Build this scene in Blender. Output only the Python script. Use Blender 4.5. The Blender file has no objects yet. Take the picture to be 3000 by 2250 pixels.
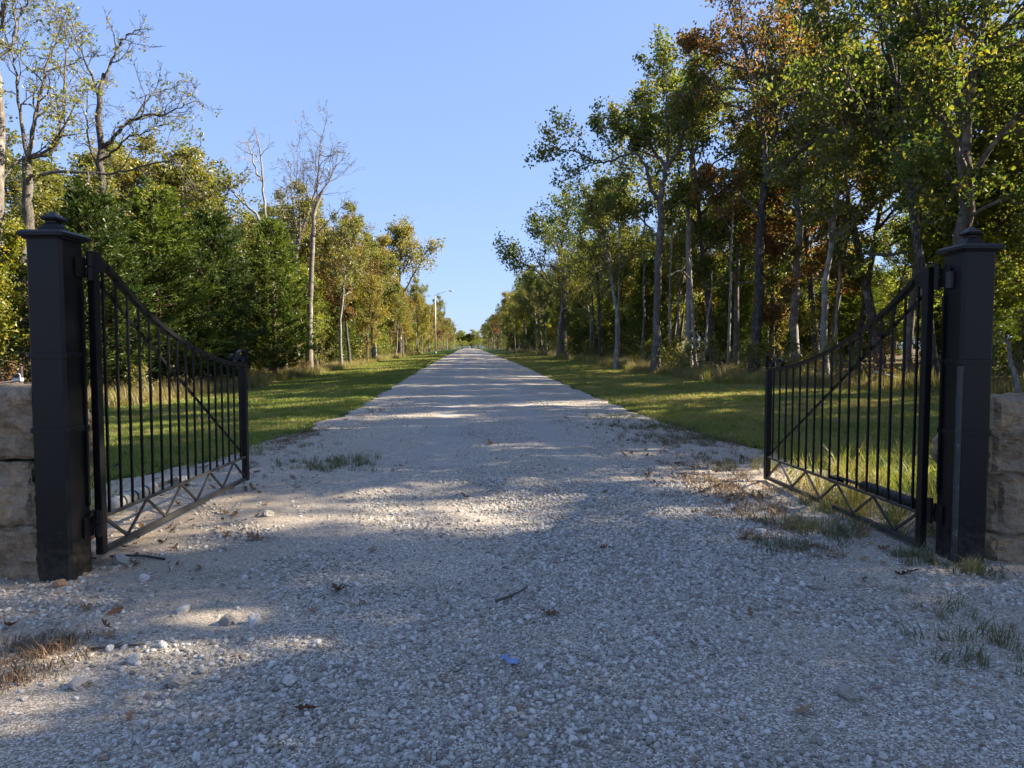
import bpy, bmesh, math, random
import numpy as np
from mathutils import Vector, Matrix, noise as mnoise

scene = bpy.context.scene
C = scene.collection
R = math.radians

# ------------------------------------------------------------------ camera
cam_data = bpy.data.cameras.new('camera')
cam_data.sensor_width = 36.0
cam_data.lens = 24.0
cam_data.clip_start = 0.05
cam_data.clip_end = 3000
cam = bpy.data.objects.new('camera', cam_data)
C.objects.link(cam)
cam.location = (0, 0, 1.6)
cam.rotation_euler = (R(90 - 2.97), 0, 0)
scene.camera = cam

# ------------------------------------------------------------------ sky, sun, exposure
SUN_AZ, SUN_EL = 82.0, 31.0           # degrees right of the camera heading, degrees up
world = bpy.data.worlds.new('World')
scene.world = world
world.use_nodes = True
wn = world.node_tree.nodes; wl = world.node_tree.links
wn.clear()
w_out = wn.new('ShaderNodeOutputWorld')
w_bg = wn.new('ShaderNodeBackground')
w_sky = wn.new('ShaderNodeTexSky')
w_sky.sky_type = 'NISHITA'
w_sky.sun_disc = False
w_sky.sun_elevation = R(SUN_EL)
w_sky.sun_rotation = R(SUN_AZ)
w_sky.altitude = 200
w_sky.air_density = 1.0
w_sky.dust_density = 0.4
w_sky.ozone_density = 1.6
w_bg.inputs['Strength'].default_value = 0.122
# the phone's tone mapping, applied evenly to the whole sky: softer horizon, bluer zenith
w_gam = wn.new('ShaderNodeGamma'); w_gam.inputs[1].default_value = 0.36
w_tint = wn.new('ShaderNodeMix'); w_tint.data_type = 'RGBA'; w_tint.blend_type = 'MULTIPLY'
w_tint.inputs[0].default_value = 1.0; w_tint.inputs[7].default_value = (.445, .58, .91, 1)
wl.new(w_sky.outputs[0], w_gam.inputs[0]); wl.new(w_gam.outputs[0], w_tint.inputs[6])
wl.new(w_tint.outputs[2], w_bg.inputs[0])
wl.new(w_bg.outputs[0], w_out.inputs[0])

sun_data = bpy.data.lights.new('sun', 'SUN')
sun_data.energy = 3.3
sun_data.angle = R(0.55)
sun_data.color = (1.0, 0.88, 0.70)
sun = bpy.data.objects.new('sun', sun_data)
C.objects.link(sun)
sd = Vector((math.sin(R(SUN_AZ)) * math.cos(R(SUN_EL)), math.cos(R(SUN_AZ)) * math.cos(R(SUN_EL)), math.sin(R(SUN_EL))))
sun.rotation_euler = sd.to_track_quat('Z', 'Y').to_euler()
sun.location = (60, 30, 60)

scene.view_settings.view_transform = 'Standard'
scene.view_settings.look = 'None'
scene.view_settings.gamma = 1.0
scene.view_settings.use_curve_mapping = False
scene.view_settings.exposure = 2.58
scene.render.engine = 'CYCLES'
scene.cycles.max_bounces = 8
scene.cycles.diffuse_bounces = 5
scene.cycles.transmission_bounces = 6
scene.cycles.use_denoising = True

rng = np.random.default_rng(7)
random.seed(7)

# ------------------------------------------------------------------ materials
def new_mat(name):
    m = bpy.data.materials.new(name); m.use_nodes = True
    nt = m.node_tree; nt.nodes.clear()
    return m, nt, nt.nodes, nt.links

def ramp(nodes, stops, interp='LINEAR'):
    r = nodes.new('ShaderNodeValToRGB')
    cr = r.color_ramp; cr.interpolation = interp
    while len(cr.elements) > 1: cr.elements.remove(cr.elements[-1])
    cr.elements[0].position = stops[0][0]; cr.elements[0].color = (*stops[0][1], 1)
    for p, c in stops[1:]:
        e = cr.elements.new(p); e.color = (*c, 1)
    return r

def noise_node(nodes, links, vec, scale, detail=4, rough=0.55):
    n = nodes.new('ShaderNodeTexNoise')
    n.inputs['Scale'].default_value = scale
    n.inputs['Detail'].default_value = detail
    n.inputs['Roughness'].default_value = rough
    if vec is not None: links.new(vec, n.inputs['Vector'])
    return n

def mixc(nodes, links, fac, a, b, mode='MIX'):
    m = nodes.new('ShaderNodeMix'); m.data_type = 'RGBA'; m.blend_type = mode
    def put(v, s):
        if isinstance(v, (int, float)): s.default_value = v
        elif isinstance(v, tuple): s.default_value = (*v, 1) if len(v) == 3 else v
        else: links.new(v, s)
    put(fac, m.inputs[0]); put(a, m.inputs[6]); put(b, m.inputs[7])
    return m.outputs[2]

def mathn(nodes, links, op, a, b=None, c=None, clamp=False):
    m = nodes.new('ShaderNodeMath'); m.operation = op; m.use_clamp = clamp
    for i, v in enumerate((a, b, c)):
        if v is None: continue
        if isinstance(v, (int, float)): m.inputs[i].default_value = v
        else: links.new(v, m.inputs[i])
    return m.outputs[0]

def bump(nodes, links, h, strength, dist, normal=None):
    b = nodes.new('ShaderNodeBump')
    b.inputs['Strength'].default_value = strength; b.inputs['Distance'].default_value = dist
    links.new(h, b.inputs['Height'])
    if normal is not None: links.new(normal, b.inputs['Normal'])
    return b.outputs[0]

def principled(nodes, links, color=None, rough=0.6, metal=0.0, normal=None, spec=0.5):
    p = nodes.new('ShaderNodeBsdfPrincipled'); o = nodes.new('ShaderNodeOutputMaterial')
    if isinstance(color, tuple): p.inputs['Base Color'].default_value = (*color, 1)
    elif color is not None: links.new(color, p.inputs['Base Color'])
    if isinstance(rough, (int, float)): p.inputs['Roughness'].default_value = rough
    else: links.new(rough, p.inputs['Roughness'])
    p.inputs['Metallic'].default_value = metal
    p.inputs['Specular IOR Level'].default_value = spec
    if normal is not None: links.new(normal, p.inputs['Normal'])
    links.new(p.outputs[0], o.inputs[0])
    return p

def mat_leaf(name, cols, trans=0.5, gloss=0.04, tr_gain=2.0):
    """leaf colour by a per-leaf attribute and a per-tree random value"""
    m, nt, N, L = new_mat(name)
    at = N.new('ShaderNodeAttribute'); at.attribute_name = 'tint'
    oi = N.new('ShaderNodeObjectInfo')
    v = mathn(N, L, 'MULTIPLY_ADD', oi.outputs['Random'], 0.3, -0.15)
    f = mathn(N, L, 'ADD', at.outputs['Fac'], v, clamp=True)
    n = len(cols)
    r = ramp(N, [(i / (n - 1), c) for i, c in enumerate(cols)])
    L.new(f, r.inputs[0])
    d = N.new('ShaderNodeBsdfDiffuse'); t = N.new('ShaderNodeBsdfTranslucent')
    g = N.new('ShaderNodeBsdfGlossy'); g.inputs['Roughness'].default_value = 0.45
    L.new(r.outputs[0], d.inputs[0])
    tc = mixc(N, L, 1.0, r.outputs[0], (tr_gain, tr_gain * 1.0, tr_gain * 0.55), 'MULTIPLY')
    L.new(tc, t.inputs[0])
    mx = N.new('ShaderNodeMixShader'); mx.inputs[0].default_value = trans
    L.new(d.outputs[0], mx.inputs[1]); L.new(t.outputs[0], mx.inputs[2])
    m2 = N.new('ShaderNodeMixShader'); m2.inputs[0].default_value = gloss
    L.new(mx.outputs[0], m2.inputs[1]); L.new(g.outputs[0], m2.inputs[2])
    o = N.new('ShaderNodeOutputMaterial'); L.new(m2.outputs[0], o.inputs[0])
    return m

M = {}
M['oak'] = mat_leaf('oak_leaf', [(.045, .075, .014), (.07, .10, .018), (.11, .125, .02), (.17, .155, .022), (.22, .15, .03)])
M['olive'] = mat_leaf('olive_leaf', [(.075, .095, .018), (.11, .125, .022), (.16, .15, .028), (.22, .18, .03), (.26, .16, .04)])
M['gold'] = mat_leaf('gold_leaf', [(.10, .11, .02), (.155, .14, .024), (.21, .165, .028), (.235, .15, .03), (.22, .115, .03)])
M['rust'] = mat_leaf('rust_leaf', [(.08, .085, .02), (.12, .085, .022), (.17, .08, .026), (.21, .092, .028), (.25, .135, .032)], tr_gain=1.8)
M['lime'] = mat_leaf('lime_leaf', [(.10, .13, .02), (.15, .17, .02), (.22, .21, .022), (.28, .22, .025)])
M['cedar'] = mat_leaf('cedar_spray', [(.04, .065, .016), (.065, .10, .018), (.10, .135, .022), (.15, .17, .03)], trans=0.3, gloss=0.02, tr_gain=1.6)
M['darkcedar'] = mat_leaf('dark_cedar_spray', [(.025, .042, .012), (.04, .065, .015), (.06, .09, .018), (.10, .125, .024)], trans=0.25, gloss=0.02, tr_gain=1.4)
M['grass'] = mat_leaf('grass_blade', [(.10, .145, .02), (.145, .20, .026), (.195, .235, .034), (.27, .25, .065), (.34, .265, .12)], trans=0.4, gloss=0.03, tr_gain=1.3)
M['dry'] = mat_leaf('dry_grass_blade', [(.10, .10, .03), (.19, .15, .06), (.27, .20, .10), (.32, .24, .13)], trans=0.35)
M['weed'] = mat_leaf('weed_blade', [(.06, .08, .03), (.08, .10, .04), (.13, .12, .05), (.2, .14, .07)], trans=0.3)
M['deadweed'] = mat_leaf('dead_weed_blade', [(.09, .055, .03), (.15, .09, .05), (.20, .13, .075), (.26, .18, .11)], trans=0.2)

def patch_grass(m):
    """broad yellowed and brown patches that lie where the turf is poor"""
    nt = m.node_tree; N = nt.nodes; L = nt.links
    rmp = [n for n in N if n.type == 'VALTORGB'][0]
    geo = N.new('ShaderNodeNewGeometry')
    a = noise_node(N, L, geo.outputs['Position'], .45, 4, .65); b = noise_node(N, L, geo.outputs['Position'], 2.4, 3, .6)
    f = mathn(N, L, 'ADD', mathn(N, L, 'MULTIPLY', a.outputs['Fac'], .6), mathn(N, L, 'MULTIPLY', b.outputs['Fac'], .4))
    f = mathn(N, L, 'MULTIPLY_ADD', f, 6.5, -2.95, clamp=True)
    old = rmp.inputs[0].links[0].from_socket
    v = mathn(N, L, 'ADD', old, mathn(N, L, 'MULTIPLY', f, .6), clamp=True)
    L.new(v, rmp.inputs[0])
patch_grass(M['grass'])

def mat_litter():
    m, nt, N, L = new_mat('dead_leaf')
    oi = N.new('ShaderNodeObjectInfo'); tc = N.new('ShaderNodeTexCoord')
    r = ramp(N, [(0, (.12, .06, .028)), (.4, (.20, .105, .05)), (.75, (.27, .16, .085)), (1, (.33, .23, .14))])
    L.new(oi.outputs['Random'], r.inputs[0])
    n = noise_node(N, L, tc.outputs['Object'], 25, 3)
    c = mixc(N, L, mathn(N, L, 'MULTIPLY', n.outputs['Fac'], 0.6), r.outputs[0], (.07, .04, .02))
    principled(N, L, c, 0.7, spec=0.2)
    return m
M['litter'] = mat_litter()

def mat_bark(name, dark, mid, light, patch=0.55):
    m, nt, N, L = new_mat(name)
    tc = N.new('ShaderNodeTexCoord'); oi = N.new('ShaderNodeObjectInfo')
    mp = N.new('ShaderNodeMapping'); mp.inputs['Scale'].default_value = (1, 1, .16)
    L.new(tc.outputs['Object'], mp.inputs[0])
    n1 = noise_node(N, L, mp.outputs[0], 26, 6, .65)
    n2 = noise_node(N, L, tc.outputs['Object'], 2.2, 4, .6)
    r = ramp(N, [(.3, dark), (.55, mid), (.75, light)])
    L.new(n1.outputs['Fac'], r.inputs[0])
    f = mathn(N, L, 'SUBTRACT', n2.outputs['Fac'], patch)
    f = mathn(N, L, 'MULTIPLY', f, 5.0, clamp=True)
    c = mixc(N, L, f, r.outputs[0], light)
    v = mathn(N, L, 'MULTIPLY_ADD', oi.outputs['Random'], .5, .75)
    vv = N.new('ShaderNodeCombineColor')
    for i in range(3): L.new(v, vv.inputs[i])
    c = mixc(N, L, 1.0, c, vv.outputs[0], 'MULTIPLY')
    principled(N, L, c, .9, normal=bump(N, L, n1.outputs['Fac'], .9, .03), spec=.15)
    return m
M['bark'] = mat_bark('bark', (.06, .05, .04), (.15, .13, .11), (.29, .265, .235), .52)
M['darkbark'] = mat_bark('dark_bark', (.03, .026, .022), (.075, .066, .057), (.30, .29, .265), .56)
M['palebark'] = mat_bark('pale_bark', (.10, .09, .078), (.21, .195, .17), (.40, .38, .345), .49)
M['deadwood'] = mat_bark('dead_wood', (.13, .115, .10), (.26, .235, .205), (.42, .39, .35), .5)
M['cedarbark'] = mat_bark('cedar_bark', (.07, .045, .033), (.15, .10, .075), (.25, .18, .14))

ROAD_SLOPE = 0.0637

def mat_gravel():
    m, nt, N, L = new_mat('gravel')
    geo = N.new('ShaderNodeNewGeometry')
    pos = geo.outputs['Position']
    sep = N.new('ShaderNodeSeparateXYZ'); L.new(pos, sep.inputs[0])
    s = mathn(N, L, 'MULTIPLY_ADD', sep.outputs['Y'], ROAD_SLOPE, sep.outputs['X'])
    big = noise_node(N, L, pos, .55, 5, .6)
    mid = noise_node(N, L, pos, 3.1, 4, .6)
    fine = noise_node(N, L, pos, 60, 5, .7)
    vor = N.new('ShaderNodeTexVoronoi'); vor.inputs['Scale'].default_value = 58
    L.new(pos, vor.inputs['Vector'])
    vor2 = N.new('ShaderNodeTexVoronoi'); vor2.inputs['Scale'].default_value = 130
    L.new(pos, vor2.inputs['Vector'])
    stone = ramp(N, [(0, (.12, .095, .07)), (.3, (.30, .26, .21)), (.6, (.48, .43, .36)), (.85, (.68, .63, .55)), (1, (.84, .80, .72))])
    sc = N.new('ShaderNodeSeparateColor'); L.new(vor.outputs['Color'], sc.inputs[0])
    L.new(sc.outputs[0], stone.inputs[0])
    stone2 = ramp(N, [(0, (.07, .055, .04)), (.35, (.22, .185, .145)), (.65, (.44, .39, .325)), (.88, (.70, .645, .56)), (1, (.90, .86, .78))])
    sc2 = N.new('ShaderNodeSeparateColor'); L.new(vor2.outputs['Color'], sc2.inputs[0])
    L.new(sc2.outputs[0], stone2.inputs[0])
    gap = ramp(N, [(.35, (1, 1, 1)), (.7, (.28, .25, .22))])
    L.new(vor.outputs['Distance'], gap.inputs[0])
    st = mixc(N, L, 1.0, stone.outputs[0], gap.outputs[0], 'MULTIPLY')
    dirt = ramp(N, [(.3, (.22, .17, .12)), (.55, (.40, .325, .235)), (.75, (.56, .47, .35))])
    L.new(fine.outputs['Fac'], dirt.inputs[0])
    # where stones thin out the sandy base shows
    f = mathn(N, L, 'ADD', mathn(N, L, 'MULTIPLY', big.outputs['Fac'], .65), mathn(N, L, 'MULTIPLY', mid.outputs['Fac'], .35))
    f = mathn(N, L, 'MULTIPLY_ADD', f, 7.0, -3.4, clamp=True)
    base = mixc(N, L, .78, dirt.outputs[0], stone2.outputs[0])
    c = mixc(N, L, f, base, st)
    # two packed wheel tracks
    tr = None
    for off in (-.48, 1.42):
        d = mathn(N, L, 'ABSOLUTE', mathn(N, L, 'SUBTRACT', s, off))
        d = mathn(N, L, 'MULTIPLY_ADD', d, -3.2, 1.25, clamp=True)
        tr = d if tr is None else mathn(N, L, 'MAXIMUM', tr, d)
    yr = N.new('ShaderNodeMapRange'); yr.inputs[1].default_value = 8; yr.inputs[2].default_value = 13
    L.new(sep.outputs['Y'], yr.inputs[0])
    tr = mathn(N, L, 'MULTIPLY', tr, yr.outputs[0])
    tr = mathn(N, L, 'MULTIPLY', tr, mathn(N, L, 'MULTIPLY_ADD', mid.outputs['Fac'], .9, .42, clamp=True))
    c = mixc(N, L, tr, c, mixc(N, L, fine.outputs['Fac'], (.30, .275, .24), (.42, .39, .345)))
    # tan sandy dirt on the left shoulder by the gate
    el = N.new('ShaderNodeMapRange'); el.inputs[1].default_value = -.9; el.inputs[2].default_value = -2.4
    L.new(s, el.inputs[0])
    e2 = mathn(N, L, 'MULTIPLY', el.outputs[0], mathn(N, L, 'MULTIPLY_ADD', big.outputs['Fac'], 2.2, -.35, clamp=True))
    er = N.new('ShaderNodeMapRange'); er.inputs[1].default_value = 2.1; er.inputs[2].default_value = 3.6
    L.new(s, er.inputs[0])
    e3 = mathn(N, L, 'MULTIPLY', er.outputs[0], mathn(N, L, 'MULTIPLY_ADD', mid.outputs['Fac'], 1.6, -.3, clamp=True))
    nearf = N.new('ShaderNodeMapRange'); nearf.inputs[1].default_value = 20; nearf.inputs[2].default_value = 9
    L.new(sep.outputs['Y'], nearf.inputs[0])
    e2 = mathn(N, L, 'MULTIPLY', mathn(N, L, 'MAXIMUM', e2, e3), nearf.outputs[0])
    tan = mixc(N, L, .4, dirt.outputs[0], mixc(N, L, fine.outputs['Fac'], (.27, .19, .11), (.60, .47, .31)))
    c = mixc(N, L, mathn(N, L, 'MULTIPLY', e2, .8), c, tan)
    # broad fine-grained patches of bare ground in the drive itself
    bp_ = noise_node(N, L, pos, .9, 3, .55)
    bf = mathn(N, L, 'MULTIPLY_ADD', bp_.outputs['Fac'], 7.0, -3.5, clamp=True)
    c = mixc(N, L, mathn(N, L, 'MULTIPLY', bf, .7), c, mixc(N, L, .5, dirt.outputs[0], stone2.outputs[0]))
    h = mathn(N, L, 'ADD', mathn(N, L, 'MULTIPLY', mathn(N, L, 'SUBTRACT', 1.0, vor.outputs['Distance']), f), mathn(N, L, 'MULTIPLY', fine.outputs['Fac'], .45))
    h = mathn(N, L, 'ADD', h, mathn(N, L, 'MULTIPLY', mathn(N, L, 'SUBTRACT', 1.0, vor2.outputs['Distance']), .5))
    principled(N, L, c, .88, normal=bump(N, L, h, .85, .012), spec=.25)
    return m
M['gravel'] = mat_gravel()

def mat_stones():
    m, nt, N, L = new_mat('loose_stone')
    oi = N.new('ShaderNodeObjectInfo'); tc = N.new('ShaderNodeTexCoord')
    r = ramp(N, [(0, (.20, .165, .125)), (.2, (.38, .33, .27)), (.45, (.58, .53, .455)), (.72, (.78, .73, .65)), (.93, (.88, .84, .77)), (.96, (.42, .33, .22)), (1, (.34, .22, .13))])
    L.new(oi.outputs['Random'], r.inputs[0])
    n = noise_node(N, L, tc.outputs['Object'], 3.0, 4, .6)
    c = mixc(N, L, mathn(N, L, 'MULTIPLY_ADD', n.outputs['Fac'], 1.4, -.4, clamp=True), r.outputs[0], (.27, .25, .22))
    principled(N, L, c, .8, normal=bump(N, L, n.outputs['Fac'], .5, .15), spec=.3)
    return m
M['stones'] = mat_stones()

def mat_lawn():
    m, nt, N, L = new_mat('lawn')
    geo = N.new('ShaderNodeNewGeometry'); pos = geo.outputs['Position']
    a = noise_node(N, L, pos, .6, 5, .6); b = noise_node(N, L, pos, 14, 5, .7); d = noise_node(N, L, pos, 90, 3, .7)
    r = ramp(N, [(.3, (.035, .065, .012)), (.5, (.055, .10, .015)), (.64, (.085, .125, .022)), (.78, (.15, .13, .055))])
    f = mathn(N, L, 'ADD', mathn(N, L, 'MULTIPLY', a.outputs['Fac'], .55), mathn(N, L, 'MULTIPLY', b.outputs['Fac'], .45))
    L.new(f, r.inputs[0])
    c = mixc(N, L, mathn(N, L, 'MULTIPLY', d.outputs['Fac'], .55), r.outputs[0], (.03, .045, .012))
    h = mathn(N, L, 'ADD', mathn(N, L, 'MULTIPLY', b.outputs['Fac'], .8), d.outputs['Fac'])
    principled(N, L, c, .9, normal=bump(N, L, h, 1.0, .06), spec=.1)
    return m
M['lawn'] = mat_lawn()

def mat_floor():
    m, nt, N, L = new_mat('forest_floor')
    geo = N.new('ShaderNodeNewGeometry'); pos = geo.outputs['Position']
    a = noise_node(N, L, pos, .7, 4, .6)
    v = N.new('ShaderNodeTexVoronoi'); v.inputs['Scale'].default_value = 11; L.new(pos, v.inputs['Vector'])
    sc = N.new('ShaderNodeSeparateColor'); L.new(v.outputs['Color'], sc.inputs[0])
    r = ramp(N, [(0, (.05, .034, .02)), (.4, (.11, .07, .04)), (.8, (.19, .125, .07)), (1, (.25, .18, .11))])
    L.new(sc.outputs[0], r.inputs[0])
    c = mixc(N, L, mathn(N, L, 'MULTIPLY_ADD', a.outputs['Fac'], 2.4, -.95, clamp=True), r.outputs[0], (.06, .08, .022))
    principled(N, L, c, .95, normal=bump(N, L, v.outputs['Distance'], .8, .05), spec=.1)
    return m
M['floor'] = mat_floor()

def mat_black():
    m, nt, N, L = new_mat('black_paint')
    tc = N.new('ShaderNodeTexCoord')
    n = noise_node(N, L, tc.outputs['Object'], 380, 2, .6)
    n2 = noise_node(N, L, tc.outputs['Object'], 5, 5, .6)
    c = ramp(N, [(.35, (.004, .004, .0045)), (.7, (.008, .008, .008)), (.85, (.02, .018, .015))])
    L.new(n2.outputs['Fac'], c.inputs[0])
    geo = N.new('ShaderNodeNewGeometry'); sp = N.new('ShaderNodeSeparateXYZ'); L.new(geo.outputs['Position'], sp.inputs[0])
    n3 = noise_node(N, L, tc.outputs['Object'], 18, 6, .7)
    dz = mathn(N, L, 'ADD', mathn(N, L, 'MULTIPLY_ADD', sp.outputs['Z'], -1.7, .55), mathn(N, L, 'MULTIPLY_ADD', n3.outputs['Fac'], 2.2, -1.1))
    dz = mathn(N, L, 'MULTIPLY', mathn(N, L, 'MAXIMUM', dz, 0.0), .6, clamp=True)
    nz_ = N.new('ShaderNodeSeparateXYZ'); L.new(geo.outputs['Normal'], nz_.inputs[0])
    tp = mathn(N, L, 'MULTIPLY', mathn(N, L, 'MULTIPLY_ADD', nz_.outputs['Z'], 3, -2, clamp=True), mathn(N, L, 'MULTIPLY_ADD', n3.outputs['Fac'], 1.0, .05, clamp=True))
    dz = mathn(N, L, 'MAXIMUM', dz, mathn(N, L, 'MULTIPLY', tp, .45))
    wear = mathn(N, L, 'MULTIPLY_ADD', n3.outputs['Fac'], 14, -10.2, clamp=True)
    cc = mixc(N, L, dz, c.outputs[0], (.085, .072, .056))
    cc = mixc(N, L, mathn(N, L, 'MULTIPLY', wear, .5), cc, (.12, .115, .11))
    rg = mathn(N, L, 'MULTIPLY_ADD', n2.outputs['Fac'], .3, .28)
    principled(N, L, cc, rg, normal=bump(N, L, n.outputs['Fac'], .25, .002), spec=.26)
    return m
M['black'] = mat_black()

def mat_worn():
    m, nt, N, L = new_mat('worn_black_paint')
    tc = N.new('ShaderNodeTexCoord')
    n2 = noise_node(N, L, tc.outputs['Object'], 14, 5, .7)
    c = ramp(N, [(.3, (.02, .02, .021)), (.62, (.045, .044, .042)), (.68, (.25, .24, .22)), (1, (.4, .39, .37))])
    L.new(n2.outputs['Fac'], c.inputs[0])
    principled(N, L, c.outputs[0], .5, spec=.4)
    return m
M['worn'] = mat_worn()


def mat_plain(name, col, rough=.5, metal=0, sc=12, amt=.25):
    m, nt, N, L = new_mat(name)
    tc = N.new('ShaderNodeTexCoord')
    n = noise_node(N, L, tc.outputs['Object'], sc, 5, .6)
    c = mixc(N, L, mathn(N, L, 'MULTIPLY', n.outputs['Fac'], amt * 2), col, tuple(x * .5 for x in col))
    principled(N, L, c, rough, metal)
    return m
M['dustysunlit'] = mat_plain('dusty_sunlit_black_paint', (.050, .046, .040), .5, 0, 25, .6)  # black paint greyed by dust, with sun on the upper faces painted in
M['greyplastic'] = mat_plain('grey_plastic', (.42, .41, .38), .5)
M['darkrubber'] = mat_plain('dark_rubber', (.02, .02, .022), .6)
M['galv'] = mat_plain('galvanised_steel', (.55, .54, .52), .45, .6, 6, .12)
M['lamphead'] = mat_plain('lamp_head_grey', (.42, .42, .42), .4)
M['blueplastic'] = mat_plain('blue_wrapper', (.16, .23, .46), .35, 0, 30, .15)
M['palebox'] = mat_plain('pale_box', (.50, .56, .66), .5)
M['stick'] = mat_plain('stick_bark', (.11, .085, .065), .9, 0, 40, .4)

def mat_block():
    m, nt, N, L = new_mat('quarry_stone')
    tc = N.new('ShaderNodeTexCoord'); oi = N.new('ShaderNodeObjectInfo'); geo = N.new('ShaderNodeNewGeometry')
    p = geo.outputs['Position']
    a = noise_node(N, L, p, 2.6, 6, .65); b = noise_node(N, L, p, 22, 6, .7)
    mp = N.new('ShaderNodeMapping'); mp.inputs['Scale'].default_value = (1.2, 1.2, 9); L.new(p, mp.inputs[0])
    s = noise_node(N, L, mp.outputs[0], 2.2, 4, .6)
    r = ramp(N, [(.28, (.13, .085, .05)), (.42, (.27, .19, .115)), (.52, (.40, .295, .19)), (.62, (.50, .31, .14)), (.75, (.54, .42, .29))])
    f = mathn(N, L, 'ADD', mathn(N, L, 'MULTIPLY', a.outputs['Fac'], .6), mathn(N, L, 'MULTIPLY', s.outputs['Fac'], .4))
    L.new(f, r.inputs[0])
    e = noise_node(N, L, p, 75, 4, .7)
    sp = mathn(N, L, 'MULTIPLY_ADD', b.outputs['Fac'], 3.2, -1.35, clamp=True)
    c = mixc(N, L, mathn(N, L, 'MULTIPLY', sp, .6), r.outputs[0], (.12, .095, .07))
    c = mixc(N, L, mathn(N, L, 'MULTIPLY_ADD', e.outputs['Fac'], 2.5, -1.2, clamp=True), c, (.50, .42, .32))
    h = mathn(N, L, 'ADD', a.outputs['Fac'], mathn(N, L, 'MULTIPLY', b.outputs['Fac'], .5))
    principled(N, L, c, .9, normal=bump(N, L, h, 1.0, .08), spec=.15)
    return m
M['block'] = mat_block()

# ------------------------------------------------------------------ mesh helpers
def link(o, parent=None):
    C.objects.link(o)
    if parent is not None: o.parent = parent
    return o

def tag(o, label=None, cat=None, group=None, kind=None):
    if label: o['label'] = label
    if cat: o['category'] = cat
    if group: o['group'] = group
    if kind: o['kind'] = kind
    return o

def np_mesh(name, V, Q, mat=None, smooth=True, tint=None):
    """mesh from arrays; Q is (n,3) or (n,4)"""
    V = np.asarray(V, np.float32); Q = np.asarray(Q, np.int32)
    me = bpy.data.meshes.new(name)
    k = Q.shape[1]
    me.vertices.add(len(V)); me.vertices.foreach_set('co', V.ravel())
    me.loops.add(Q.size); me.loops.foreach_set('vertex_index', Q.ravel())
    me.polygons.add(len(Q))
    me.polygons.foreach_set('loop_start', np.arange(0, Q.size, k, dtype=np.int32))
    me.polygons.foreach_set('loop_total', np.full(len(Q), k, np.int32))
    me.polygons.foreach_set('use_smooth', np.full(len(Q), smooth))
    if tint is not None:
        a = me.attributes.new('tint', 'FLOAT', 'FACE'); a.data.foreach_set('value', np.asarray(tint, np.float32))
    me.update(calc_edges=True)
    if mat is not None: me.materials.append(mat)
    return me

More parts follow.
